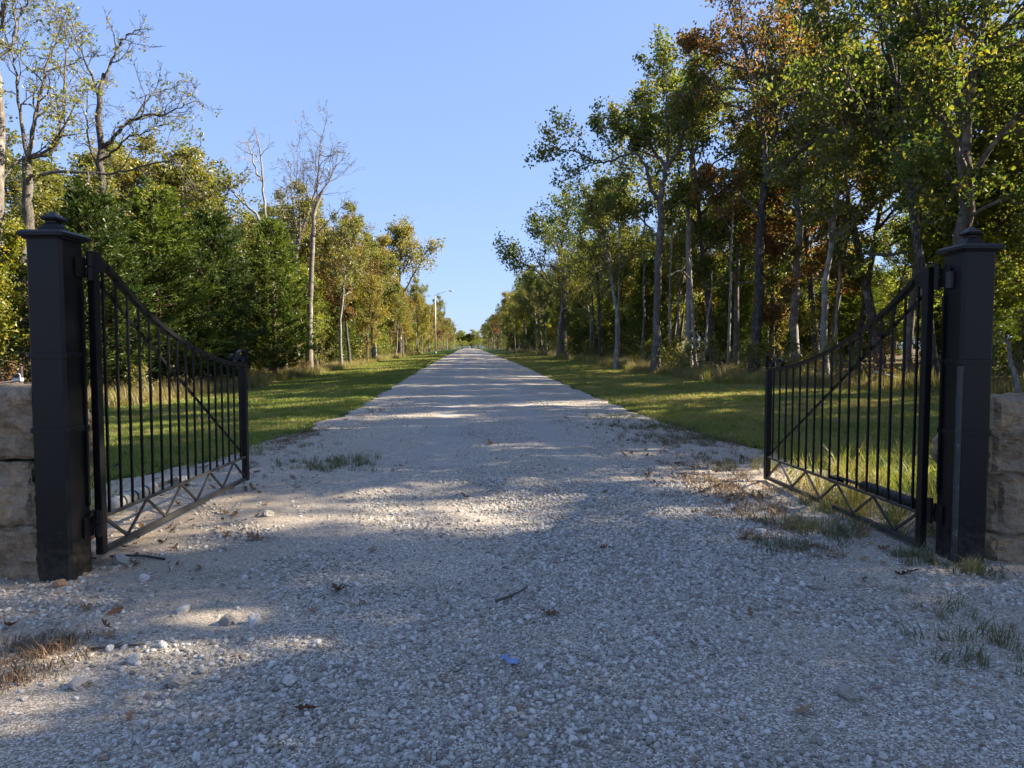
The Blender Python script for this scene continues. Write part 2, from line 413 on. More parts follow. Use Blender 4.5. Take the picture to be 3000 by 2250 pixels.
class MB:
    """collects simple solids and links them as one mesh"""
    def __init__(s): s.v = []; s.f = []
    def add(s, V, F):
        o = len(s.v); s.v += [tuple(p) for p in V]; s.f += [tuple(i + o for i in f) for f in F]
    def box(s, x0, x1, y0, y1, z0, z1, ch=0.0):
        if ch <= 0:
            V = [(x, y, z) for z in (z0, z1) for (x, y) in ((x0, y0), (x1, y0), (x1, y1), (x0, y1))]
            s.add(V, [(3, 2, 1, 0), (4, 5, 6, 7), (0, 1, 5, 4), (1, 2, 6, 5), (2, 3, 7, 6), (3, 0, 4, 7)])
        else:
            s.prism(((x0 + x1) / 2, (y0 + y1) / 2), [(z0, (x1 - x0) / 2, (y1 - y0) / 2, ch), (z1, (x1 - x0) / 2, (y1 - y0) / 2, ch)])
    def prism(s, c, levels):
        """stack of chamfered rectangles (z, half x, half y, chamfer)"""
        V = []; F = []
        for z, hx, hy, ch in levels:
            ch = max(ch, 1e-4)
            for x, y in ((hx - ch, -hy), (hx, -hy + ch), (hx, hy - ch), (hx - ch, hy), (-hx + ch, hy), (-hx, hy - ch), (-hx, -hy + ch), (-hx + ch, -hy)):
                V.append((c[0] + x, c[1] + y, z))
        n = len(levels)
        for i in range(n - 1):
            for k in range(8):
                F.append((i * 8 + k, i * 8 + (k + 1) % 8, i * 8 + 8 + (k + 1) % 8, i * 8 + 8 + k))
        F.append(tuple(range(7, -1, -1))); F.append(tuple((n - 1) * 8 + k for k in range(8)))
        s.add(V, F)
    def bar(s, p, q, w, h, up=(0, 0, 1)):
        """rectangular bar from p to q, w sideways, h along up"""
        p = Vector(p); q = Vector(q); d = (q - p).normalized()
        sd_ = d.cross(Vector(up)).normalized(); u = sd_.cross(d).normalized()
        V = []
        for c in (p, q):
            for a, b in ((-1, -1), (1, -1), (1, 1), (-1, 1)):
                V.append(c + sd_ * (a * w / 2) + u * (b * h / 2))
        s.add(V, [(3, 2, 1, 0), (4, 5, 6, 7), (0, 1, 5, 4), (1, 2, 6, 5), (2, 3, 7, 6), (3, 0, 4, 7)])
    def sweep(s, pts, w, h, side=(0, 1, 0), closed_ends=True):
        """rectangular section along a path lying in the plane across 'side'"""
        side = Vector(side); V = []; F = []
        n = len(pts); P = [Vector(p) for p in pts]
        for i in range(n):
            d = (P[min(i + 1, n - 1)] - P[max(i - 1, 0)]).normalized(); u = side.cross(d).normalized()
            for a, b in ((-1, -1), (1, -1), (1, 1), (-1, 1)):
                V.append(P[i] + side * (a * w / 2) + u * (b * h / 2))
        for i in range(n - 1):
            for k in range(4):
                F.append((i * 4 + k, i * 4 + (k + 1) % 4, i * 4 + 4 + (k + 1) % 4, i * 4 + 4 + k))
        F += [(3, 2, 1, 0), tuple((n - 1) * 4 + k for k in range(4))]
        s.add(V, F)
    def tube(s, pts, rad, n=8):
        V, F = tube_arrays(np.array(pts, float), np.array([rad] * len(pts) if isinstance(rad, (int, float)) else rad, float), n)
        o = len(V)
        F = [tuple(f) for f in F]
        F += [tuple(range(n - 1, -1, -1)), tuple(o - n + k for k in range(n))]
        s.add(V, F)
    def build(s, name, mat, parent=None, smooth=False, bevel=0.0):
        me = bpy.data.meshes.new(name); me.from_pydata(s.v, [], s.f); me.validate()
        bm = bmesh.new(); bm.from_mesh(me); bmesh.ops.recalc_face_normals(bm, faces=bm.faces)
        if bevel > 0:
            bmesh.ops.bevel(bm, geom=[e for e in bm.edges if e.calc_face_angle(0) > .5], offset=bevel, segments=2, affect='EDGES', profile=.6)
        bm.to_mesh(me); bm.free()
        if smooth:
            for p in me.polygons: p.use_smooth = True
        me.materials.append(mat)
        return link(bpy.data.objects.new(name, me), parent)

def tube_arrays(P, r, n):
    """rings along a polyline"""
    d = np.gradient(P, axis=0); d /= np.linalg.norm(d, axis=1)[:, None] + 1e-9
    ref = np.array([0., 0, 1]) if abs(d[0, 2]) < .9 else np.array([1., 0, 0])
    a = np.cross(d, ref); a /= np.linalg.norm(a, axis=1)[:, None] + 1e-9
    b = np.cross(d, a)
    th = np.linspace(0, 2 * np.pi, n, endpoint=False)
    V = P[:, None, :] + r[:, None, None] * (a[:, None, :] * np.cos(th)[None, :, None] + b[:, None, :] * np.sin(th)[None, :, None])
    m = len(P); i = np.arange(m - 1)[:, None] * n; k = np.arange(n)[None, :]
    F = np.stack([i + k, i + (k + 1) % n, i + n + (k + 1) % n, i + n + k], -1).reshape(-1, 4)
    return V.reshape(-1, 3), F

def empty(name, loc, rz=0.0):
    o = bpy.data.objects.new(name, None); o.empty_display_size = .3
    link(o); o.location = loc; o.rotation_euler = (0, 0, rz)
    return o

# ------------------------------------------------------------------ terrain
def sstep(x, a, b):
    t = np.clip((np.asarray(x, float) - a) / (b - a), 0, 1); return t * t * (3 - 2 * t)

def wav(x, y, f, ph=0.0):
    return (np.sin(x * f + 1.3 * np.sin(y * f * .7 + ph)) + np.sin(y * f * 1.13 + 1.7 * np.sin(x * f * .61 + 2 * ph)) + np.sin((x + y) * f * .77 + ph * 3)) / 3

YK = np.array([-60, 12, 25, 50, 80, 115, 180, 270, 420, 2000.])
ZK = np.array([0, 0, .08, .35, .65, .92, 1.28, 1.5, 1.56, 1.56])
def ground(x, y):
    x = np.asarray(x, float); y = np.asarray(y, float)
    z = (np.interp(y - 6, YK, ZK) + np.interp(y, YK, ZK) * 2 + np.interp(y + 6, YK, ZK)) / 4
    s = x + ROAD_SLOPE * y
    k = sstep(y, 5, 14)
    z = z - .05 * np.clip(-3.3 - s, 0, 6) * k + .03 * np.clip(s - 4.6, 0, 9) * k
    z = z + .04 * wav(x, y, .35) * sstep(np.abs(s - .5), 4, 8)
    return z
def gz(x, y): return float(ground(x, y))

LE_Y = np.array([-40, 4.2, 5.0, 6, 7.7, 9.1, 11, 14, 18, 33, 60, 110, 270, 900.])
LE_S = np.array([-40, -14, -6.0, -4.6, -4.2, -3.9, -3.55, -3.15, -2.9, -3.05, -3.0, -2.5, -2.3, -2.3])
RE_Y = np.array([-40, 4.2, 5.2, 6.2, 7, 9, 10.9, 12.5, 15.5, 25, 60, 110, 270, 900.])
RE_S = np.array([40, 16, 6.5, 5.1, 4.9, 4.75, 4.5, 4.35, 4.12, 4.05, 3.9, 3.3, 3.1, 3.1])

def grid_mesh(name, rows, mat, kind='structure', label=None):
    """rows: list of equal-length lists of points"""
    A = np.array(rows); m, n = A.shape[:2]
    i = np.arange(m - 1)[:, None] * n; k = np.arange(n - 1)[None, :]
    F = np.stack([i + k, i + k + 1, i + n + k + 1, i + n + k], -1).reshape(-1, 4)
    o = link(bpy.data.objects.new(name, np_mesh(name, A.reshape(-1, 3), F, mat)))
    tag(o, kind=kind)
    return o

ys = np.concatenate([np.arange(-30, 2, 2.0), np.arange(2, 14, .09), np.arange(14, 30, .25), np.arange(30, 80, .8), np.arange(80, 300, 4), np.arange(300, 620, 12)])
# gravel road (edges sink a few centimetres into the lawn so that the line is ragged)
rows = []
tt = np.linspace(0, 1, 74)
for y in ys:
    l = np.interp(y, LE_Y, LE_S) + .16 * wav(y, y * .3, 2.1) + .07 * wav(y, 3, 7.3)
    r = np.interp(y, RE_Y, RE_S) + .14 * wav(y, y * .5 + 4, 1.9) + .07 * wav(y, 9, 6.1)
    s = (l - .5) + (r - l + 1.0) * tt
    x = s - ROAD_SLOPE * y
    ed = np.minimum(s - l, r - s)
    z = ground(x, y) + .022 - .06 * (1 - sstep(ed, -.45, .35)) + .03 * sstep(np.minimum(s + 3, 4 - s), 0, 3)
    z = z + .012 * wav(x, y, 2.3) * sstep(y, -1, 2) + .006 * wav(x, y, 6.7, 1.0)
    for off in (-.48, 1.42): z = z - .016 * np.exp(-((s - off) / .22) ** 2) * sstep(y, 5, 9)
    rows.append(np.stack([x, np.full_like(x, y), z], -1))
road_obj = grid_mesh('gravel_road', rows, M['gravel'])
ROAD_ROWS = (np.array(rows), ys)

def road_z(x, y):
    A, yy = ROAD_ROWS
    i = int(np.clip(np.searchsorted(yy, y), 1, len(yy) - 1))
    t = (y - yy[i - 1]) / (yy[i] - yy[i - 1])
    return float((1 - t) * np.interp(x, A[i - 1, :, 0], A[i - 1, :, 2]) + t * np.interp(x, A[i, :, 0], A[i, :, 2]))

# woods edge on either side (s of the mown strip's outer edge)
LW_Y = np.array([-30, 5, 14, 22, 28, 40, 60, 110, 300, 700.]); LW_S = np.array([-16, -15, -13, -10.8, -10.2, -9.6, -9.0, -8.4, -8.0, -8.])
RW_Y = np.array([-30, 5, 12, 18, 21.5, 25, 30, 36, 60, 110, 300, 700.]); RW_S = np.array([13, 13, 14, 14, 12.4, 10.2, 9.4, 9.1, 8.8, 8.5, 8.0, 8.])
ysl = np.concatenate([np.arange(3.0, 40, .4), np.arange(40, 120, 2), np.arange(120, 620, 10)])
for side in (-1, 1):
    rows = []
    tl = np.linspace(0, 1, 36)
    for y in ysl:
        if side < 0: a, b = np.interp(y, LW_Y, LW_S) - .8, np.interp(y, LE_Y, LE_S) + 1.0
        else: a, b = np.interp(y, RE_Y, RE_S) - 1.0, np.interp(y, RW_Y, RW_S) + .8
        if y < 5.5: a, b = (-16, -3) if side < 0 else (3, 16)
        s = a + (b - a) * tl; x = s - ROAD_SLOPE * y
        wood = (s - a) if side < 0 else (b - s)
        z = ground(x, y) + .012 * wav(x, y, 1.7) - .10 * (1 - sstep(wood, 0, 1.2))
        rows.append(np.stack([x, np.full_like(x, y), z], -1))
    grid_mesh('lawn', rows, M['lawn'])
# ground under everything, out to the horizon
yg = np.concatenate([np.arange(-120, 120, 3.0), np.arange(120, 400, 10), np.arange(400, 1500, 60)])
sg = np.concatenate([np.arange(-900, -60, 60), np.arange(-60, 60, 1.5), np.arange(60, 901, 60)])
rows = []
for y in yg:
    x = sg - ROAD_SLOPE * min(y, 500)
    rows.append(np.stack([x, np.full_like(x, y), ground(x, np.full_like(x, y)) - .06 + .05 * wav(x, y, .8)], -1))
grid_mesh('ground', rows, M['floor'])

# ------------------------------------------------------------------ scatter (geometry nodes, for what nobody could count)
def scatter(name, P, S, ROT, protos, seed=0):
    me = bpy.data.meshes.new(name)
    n = len(P)
    me.vertices.add(n); me.vertices.foreach_set('co', np.asarray(P, np.float32).ravel())
    a = me.attributes.new('sc', 'FLOAT_VECTOR', 'POINT'); a.data.foreach_set('vector', np.asarray(S, np.float32).ravel())
    a = me.attributes.new('rot', 'FLOAT_VECTOR', 'POINT'); a.data.foreach_set('vector', np.asarray(ROT, np.float32).ravel())
    r = np.random.default_rng(seed)
    a = me.attributes.new('pick', 'INT', 'POINT'); a.data.foreach_set('value', r.integers(0, len(protos), n).astype(np.int32))
    o = link(bpy.data.objects.new(name, me)); tag(o, kind='stuff')
    col = bpy.data.collections.new(name + '_pieces')
    for p in protos: col.objects.link(p)
    ng = bpy.data.node_groups.new(name + '_scatter', 'GeometryNodeTree')
    ng.interface.new_socket('Geometry', in_out='INPUT', socket_type='NodeSocketGeometry')
    ng.interface.new_socket('Geometry', in_out='OUTPUT', socket_type='NodeSocketGeometry')
    N = ng.nodes; L = ng.links
    gi = N.new('NodeGroupInput'); go = N.new('NodeGroupOutput')
    ci = N.new('GeometryNodeCollectionInfo'); ci.inputs['Collection'].default_value = col
    ci.inputs['Separate Children'].default_value = True; ci.inputs['Reset Children'].default_value = True
    ip = N.new('GeometryNodeInstanceOnPoints'); ip.inputs['Pick Instance'].default_value = True
    def attr(nm, ty):
        q = N.new('GeometryNodeInputNamedAttribute'); q.data_type = ty; q.inputs['Name'].default_value = nm
        return q.outputs['Attribute']
    L.new(gi.outputs[0], ip.inputs['Points']); L.new(ci.outputs[0], ip.inputs['Instance'])
    L.new(attr('pick', 'INT'), ip.inputs['Instance Index'])
    L.new(attr('sc', 'FLOAT_VECTOR'), ip.inputs['Scale'])
    e2r = N.new('FunctionNodeEulerToRotation'); L.new(attr('rot', 'FLOAT_VECTOR'), e2r.inputs[0])
    L.new(e2r.outputs[0], ip.inputs['Rotation'])
    L.new(ip.outputs[0], go.inputs[0])
    md = o.modifiers.new('scatter', 'NODES'); md.node_group = ng
    return o

def rock_mesh(name, seed, sub=2, flat=.7, mat=None, smooth=True, amt=.45):
    bm = bmesh.new(); bmesh.ops.create_icosphere(bm, subdivisions=sub, radius=1)
    for v in bm.verts:
        o = Vector((seed * 7.1, seed * 3.3, seed * 1.7))
        k = 1 + amt * mnoise.noise(v.co * 1.1 + o) + amt * .45 * mnoise.noise(v.co * 2.7 + o)
        v.co = Vector((v.co.x * 1.1 * k, v.co.y * .85 * k, v.co.z * flat * k))
    # a few planes knock corners off
    rr = random.Random(seed)
    for _ in range(6):
        n = Vector((rr.gauss(0, 1), rr.gauss(0, 1), rr.gauss(0, .7))).normalized(); d = rr.uniform(.62, .85)
        for v in bm.verts:
            t = v.co.dot(n) - d
            if t > 0: v.co -= n * t * .9
    me = bpy.data.meshes.new(name); bm.to_mesh(me); bm.free()
    if smooth:
        for p in me.polygons: p.use_smooth = True
    me.materials.append(mat or M['stones'])
    return me

stone_protos = [bpy.data.objects.new('gravel_piece_%02d' % i, rock_mesh('gravel_piece', 11 + i, 2, .62 + .1 * (i % 3), smooth=(i % 3 != 2))) for i in range(9)]

def in_view(x, y, pad=.12):
    return np.abs(x) < (.75 + pad) * y + .3

# gravel stones
def gravel_points(n, y0, y1, smin, smax, p, patchy, seed):
    r = np.random.default_rng(seed)
    y = y0 * (y1 / y0) ** r.random(n)
    y = np.sqrt(y0 ** 2 + (y1 ** 2 - y0 ** 2) * r.random(n)) if p is None else y0 + (y1 - y0) * r.random(n) ** p
    x = (r.random(n) * 2 - 1) * (.78 * y + .4)
    s = x + ROAD_SLOPE * y
    l = np.interp(y, LE_Y, LE_S); rr = np.interp(y, RE_Y, RE_S)
    ok = (s > l - .1) & (s < rr + .1)
    dens = .26 + .75 * wav(x, y * .55, 1.5, .4) + .6 * wav(x, y, 4.1, 1.1) + .5 * wav(x, y * .6, .6, 2.0)
    # thin on the sandy left shoulder and in the wheel tracks, thick in the middle
    dens = dens + .35 * np.exp(-((x - .6) / 1.6) ** 2) - .6 * sstep(-x, 1.0, 2.4) * (1 - sstep(y, 6, 14)) - .45 * sstep(x, 1.9, 2.8) * (1 - sstep(y, 9, 15))
    for off in (-.48, 1.42): dens = dens - 1.3 * np.exp(-((s - off) / .34) ** 2) * sstep(y, 6.5, 10)
    ok &= r.random(n) < np.clip(patchy + (1 - patchy) * dens, .03, 1)
    x, y = x[ok], y[ok]; m = len(x)
    A, yy = ROAD_ROWS
    z = np.empty(m)
    idx = np.clip(np.searchsorted(yy, y), 1, len(yy) - 1)
    for i in np.unique(idx):
        q = idx == i
        z[q] = np.interp(x[q], A[i, :, 0], A[i, :, 2])
    sz = smin + (smax - smin) * r.random(m) ** 3.2
    return x, y, z, sz, r

def lay_gravel(name, *a):
    x, y, z, sz, r = gravel_points(*a)
    m = len(x)
    S = np.stack([sz * (.8 + .5 * r.random(m)), sz * (.8 + .4 * r.random(m)), sz * (.7 + .4 * r.random(m))], -1)
    ROT = np.stack([r.normal(0, .35, m), r.normal(0, .35, m), r.random(m) * 6.28], -1)
    return scatter(name, np.stack([x, y, z + sz * .22], -1), S, ROT, stone_protos, a[-1])

lay_gravel('gravel', 250000, 2.0, 8.0, .0026, .0165, None, .08, 3)
lay_gravel('gravel', 80000, 8.0, 20.0, .006, .018, None, .25, 4)
lay_gravel('gravel', 9000, 2.0, 9.0, .009, .026, None, .08, 5)

# ------------------------------------------------------------------ grass
def tuft_mesh(name, seed, blades, h, spread, w, mat, lean=.35, t0=0.0, t1=1.0):
    r = np.random.default_rng(seed); V = []; Q = []; T = []
    for i in range(blades):
        a = r.random() * 6.28; p = np.array([math.cos(a), math.sin(a), 0]) * spread * math.sqrt(r.random())
        b = r.random() * 6.28; d = np.array([math.cos(b), math.sin(b), 0]); sd_ = np.array([-d[1], d[0], 0]) * w * (.6 + .8 * r.random())
        hh = h * (.5 + .7 * r.random()); ln = lean * hh * (.3 + r.random())
        o = len(V)
        q1 = p + d * ln * .35 + np.array([0, 0, hh * .6]); q2 = p + d * ln + np.array([0, 0, hh])
        V += [p - sd_ * .5, p + sd_ * .5, q1 + sd_ * .4, q1 - sd_ * .4, q2 + sd_ * .06, q2 - sd_ * .06]
        Q += [(o, o + 1, o + 2, o + 3), (o + 3, o + 2, o + 4, o + 5)]
        t = t0 + (t1 - t0) * r.random() ** 1.5; T += [t, t]
    return bpy.data.objects.new(name, np_mesh(name, V, Q, mat, True, T))

lawn_tufts = [tuft_mesh('grass_tuft_%d' % i, 40 + i, 16, .055, .075, .006, M['grass'], .6, 0, .75) for i in range(5)]
def lawn_points(n, y0, y1, side, seed):
    r = np.random.default_rng(seed)
    y = np.sqrt(y0 ** 2 + (y1 ** 2 - y0 ** 2) * r.random(n)) if y1 / y0 > 3 else y0 + (y1 - y0) * r.random(n)
    if side < 0: a, b = np.interp(y, LW_Y, LW_S) - .5, np.interp(y, LE_Y, LE_S) + .05
    else: a, b = np.interp(y, RE_Y, RE_S) - .05, np.interp(y, RW_Y, RW_S) + .5
    b2 = np.maximum(b, a)
    s = a + (b2 - a) * r.random(n)
    x = s - ROAD_SLOPE * y
    edge = (b - s) if side < 0 else (s - a)
    ok = in_view(x, y, .1) & (r.random(n) < .25 + .75 * sstep(edge, 0, .5)) & (r.random(n) < .72 + .4 * wav(x, y, .9, side))
    x, y, edge = x[ok], y[ok], edge[ok]
    return x, y, ground(x, y) + .012 * wav(x, y, 1.7), r
for side in (-1, 1):
    X = []; 
    for n, y0, y1, k in ((34000, 5.2, 18, 1.0), (30000, 18, 40, 1.5), (16000, 40, 95, 2.4)):
        x, y, z, r = lawn_points(n, y0, y1, side, int(y0 * 10) + side + 5)
        m = len(x); sc = k * (.7 + .6 * r.random(m))
        if side > 0: sc = sc * (1 + .9 * np.exp(-((y - 7.5) / 2.5) ** 2))
        X.append((np.stack([x, y, z], -1), np.stack([sc, sc, sc * (.75 if k > 1 else 1) * (.8 + .4 * r.random(m))], -1), np.stack([r.normal(0, .1, m), r.normal(0, .1, m), r.random(m) * 6.28], -1)))
    scatter('grass', *[np.concatenate([q[i] for q in X]) for i in range(3)], lawn_tufts if side < 0 else
            [tuft_mesh('grass_tuft_r%d' % i, 60 + i, 16, .06, .075, .006, M['grass'], .6, .1, .95) for i in range(5)], side + 9)

# tall dry grass and weeds along the woods edges
dry_tufts = [tuft_mesh('dry_tuft_%d' % i, 80 + i, 26, .55, .16, .009, M['dry'], .45) for i in range(4)] + \
            [tuft_mesh('dry_tuft_w%d' % i, 90 + i, 22, .45, .16, .014, M['grass'], .5, .3, 1) for i in range(3)]
PX = []
for side in (-1, 1):
    r = np.random.default_rng(55 + side)
    n = 7600
    y = 9 + 110 * r.random(n) ** 1.8
    e = np.interp(y, LW_Y, LW_S) if side < 0 else np.interp(y, RW_Y, RW_S)
    s = e + side * (np.abs(r.normal(0, np.where(y < 36, 2.0, 1.3), n)) - .35 + .5 * wav(y, 2 * side, .8))
    x = s - ROAD_SLOPE * y
    ok = in_view(x, y, .1); x, y = x[ok], y[ok]; m = len(x)
    z = ground(x, y) - .03
    k = .45 + .8 * r.random(m)
    PX.append((np.stack([x, y, z], -1), np.stack([k, k, k * (.7 + .5 * r.random(m))], -1), np.stack([r.normal(0, .12, m), r.normal(0, .12, m), r.random(m) * 6.28], -1)))
scatter('dry_grass', *[np.concatenate([q[i] for q in PX]) for i in range(3)], dry_tufts, 2)

# weeds and dead growth on the gravel shoulders
def patch_scatter(name, spots, protos, seed, h=1.0):
    r = np.random.default_rng(seed); P = []; S = []; T = []
    for cx, cy, rx, ry, n in spots:
        x = cx + r.normal(0, rx, n); y = cy + r.normal(0, ry, n)
        for a, b in zip(x, y):
            z = max(road_z(a, b), gz(a, b)) - .004
            k = h * (.5 + .8 * r.random())
            P.append((a, b, z)); S.append((k, k, k)); T.append((r.normal(0, .2), r.normal(0, .2), r.random() * 6.28))
    return scatter(name, P, S, T, protos, seed)
weed_t = [tuft_mesh('weed_%d' % i, 120 + i, 18, .09, .06, .005, M['weed'], .9) for i in range(4)]
dead_t = [tuft_mesh('dead_weed_%d' % i, 130 + i, 18, .06, .07, .005, M['deadweed'], 1.3) for i in range(4)]
patch_scatter('weeds', [(2.63, 5.85, .22, .18, 70), (2.1, 5.35, .1, .1, 12), (2.95, 13.4, .5, .4, 120), (3.1, 11.7, .5, .35, 100), (2.75, 9.0, .25, .25, 26), (-2.4, 9.05, .28, .25, 70), (3.05, 5.0, .16, .1, 22), (3.25, 4.75, .1, .06, 14), (2.55, 3.75, .12, .35, 24), (2.3, 3.4, .1, .2, 10), (2.5, 15.5, .5, .5, 50), (3.1, 6.6, .22, .6, 60), (-3.0, 9.3, .3, .3, 16)], weed_t, 21)
patch_scatter('dead_weeds', [(2.9, 11.3, .5, .4, 90), (2.4, 8.0, .28, .5, 120), (2.4, 6.9, .2, .45, 90), (2.2, 6.1, .18, .3, 30), (3.1, 12.6, .5, .6, 60), (-3.8, 11.9, .22, .9, 110), (-3.5, 10.4, .3, .8, 40), (2.9, 9.3, .4, .8, 60), (2.3, 5.2, .12, .12, 22), (1.95, 5.6, .1, .1, 10), (-2.45, 3.45, .13, .09, 46), (-2.3, 3.15, .1, .06, 12), (3.4, 18, .3, 3, 60), (3.55, 24, .25, 4, 50), (-3.3, 16, .2, 3, 40)], dead_t, 22)
# tall bright grass growing behind the open right leaf
tall_t = [tuft_mesh('tall_tuft_%d' % i, 140 + i, 22, .34, .10, .007, M['grass'], .8, .15, .9) for i in range(4)]
patch_scatter('tall_grass', [(3.35, 6.5, .2, .45, 34), (3.7, 7.6, .3, .7, 34), (4.3, 8.2, .5, .8, 40), (4.3, 6.6, .4, .5, 30), (4.6, 9.6, .6, .9, 36), (4.2, 5.6, .4, .3, 20), (-4.0, 6.4, .2, .2, 9), (-4.2, 9.6, .3, .6, 16)], tall_t, 23, .8)

def leaf_shape(name, seed, L=.10, curl=.35):
    """lobed, curled oak leaf"""
    r = random.Random(seed)
    half = [(0, .004), (.12, .012), (.22, .10), (.30, .16), (.36, .07), (.48, .22), (.56, .26), (.62, .09), (.74, .22), (.82, .20), (.86, .08), (.95, .10), (1.0, .0)]
    V = []; F = []
    for i, (t, w) in enumerate(half):
        w *= r.uniform(.85, 1.15)
        for sgn in (-1, 0, 1):
            x = (t - .5) * L; y = sgn * w * L
            z = curl * L * ((t - .5) ** 2 * 1.0 + (w * sgn) ** 2 * 2.6) + L * .03 * r.uniform(-1, 1) * abs(sgn)
            V.append((x, y, z))
    for i in range(len(half) - 1):
        for k in (0, 1):
            a = i * 3 + k; F.append((a, a + 1, a + 4, a + 3))
    me = bpy.data.meshes.new(name); me.from_pydata(V, [], F)
    for p in me.polygons: p.use_smooth = True
    me.materials.append(M['litter'])
    return me
leaf_protos = [bpy.data.objects.new('leaf_piece_%d' % i, leaf_shape('leaf_piece', 300 + i, .12, .3 + .3 * i)) for i in range(4)]
r = np.random.default_rng(77)
P = []; S = []; T = []
for (n, fy, fx) in ((700, (6, 40), (4.0, 15)), (200, (7, 30), (-12, -3.5)), (240, (4.5, 15), (2.1, 4.6)), (90, (3.2, 9), (-3.6, -1.9)), (12, (2.4, 9), (-2, 3))):
    y = r.uniform(*fy, n); s = r.uniform(*fx, n); x = s - ROAD_SLOPE * y
    for a, b in zip(x, y):
        k = r.uniform(.4, 1.0)
        P.append((a, b, max(road_z(a, b), gz(a, b)) + .015)); S.append((k, k, k)); T.append((r.normal(0, .5), r.normal(0, .5), r.random() * 6.28))
n = 2600
y = 12 + 40 * r.random(n); s = np.interp(y, RW_Y, RW_S) + r.random(n) * 14 - .8; x = s - ROAD_SLOPE * y
for a, b in zip(x, y):
    k = r.uniform(.8, 1.6); P.append((a, b, gz(a, b) + .0)); S.append((k, k, k)); T.append((r.normal(0, .5), r.normal(0, .5), r.random() * 6.28))
scatter('leaf_litter', P, S, T, leaf_protos, 4)

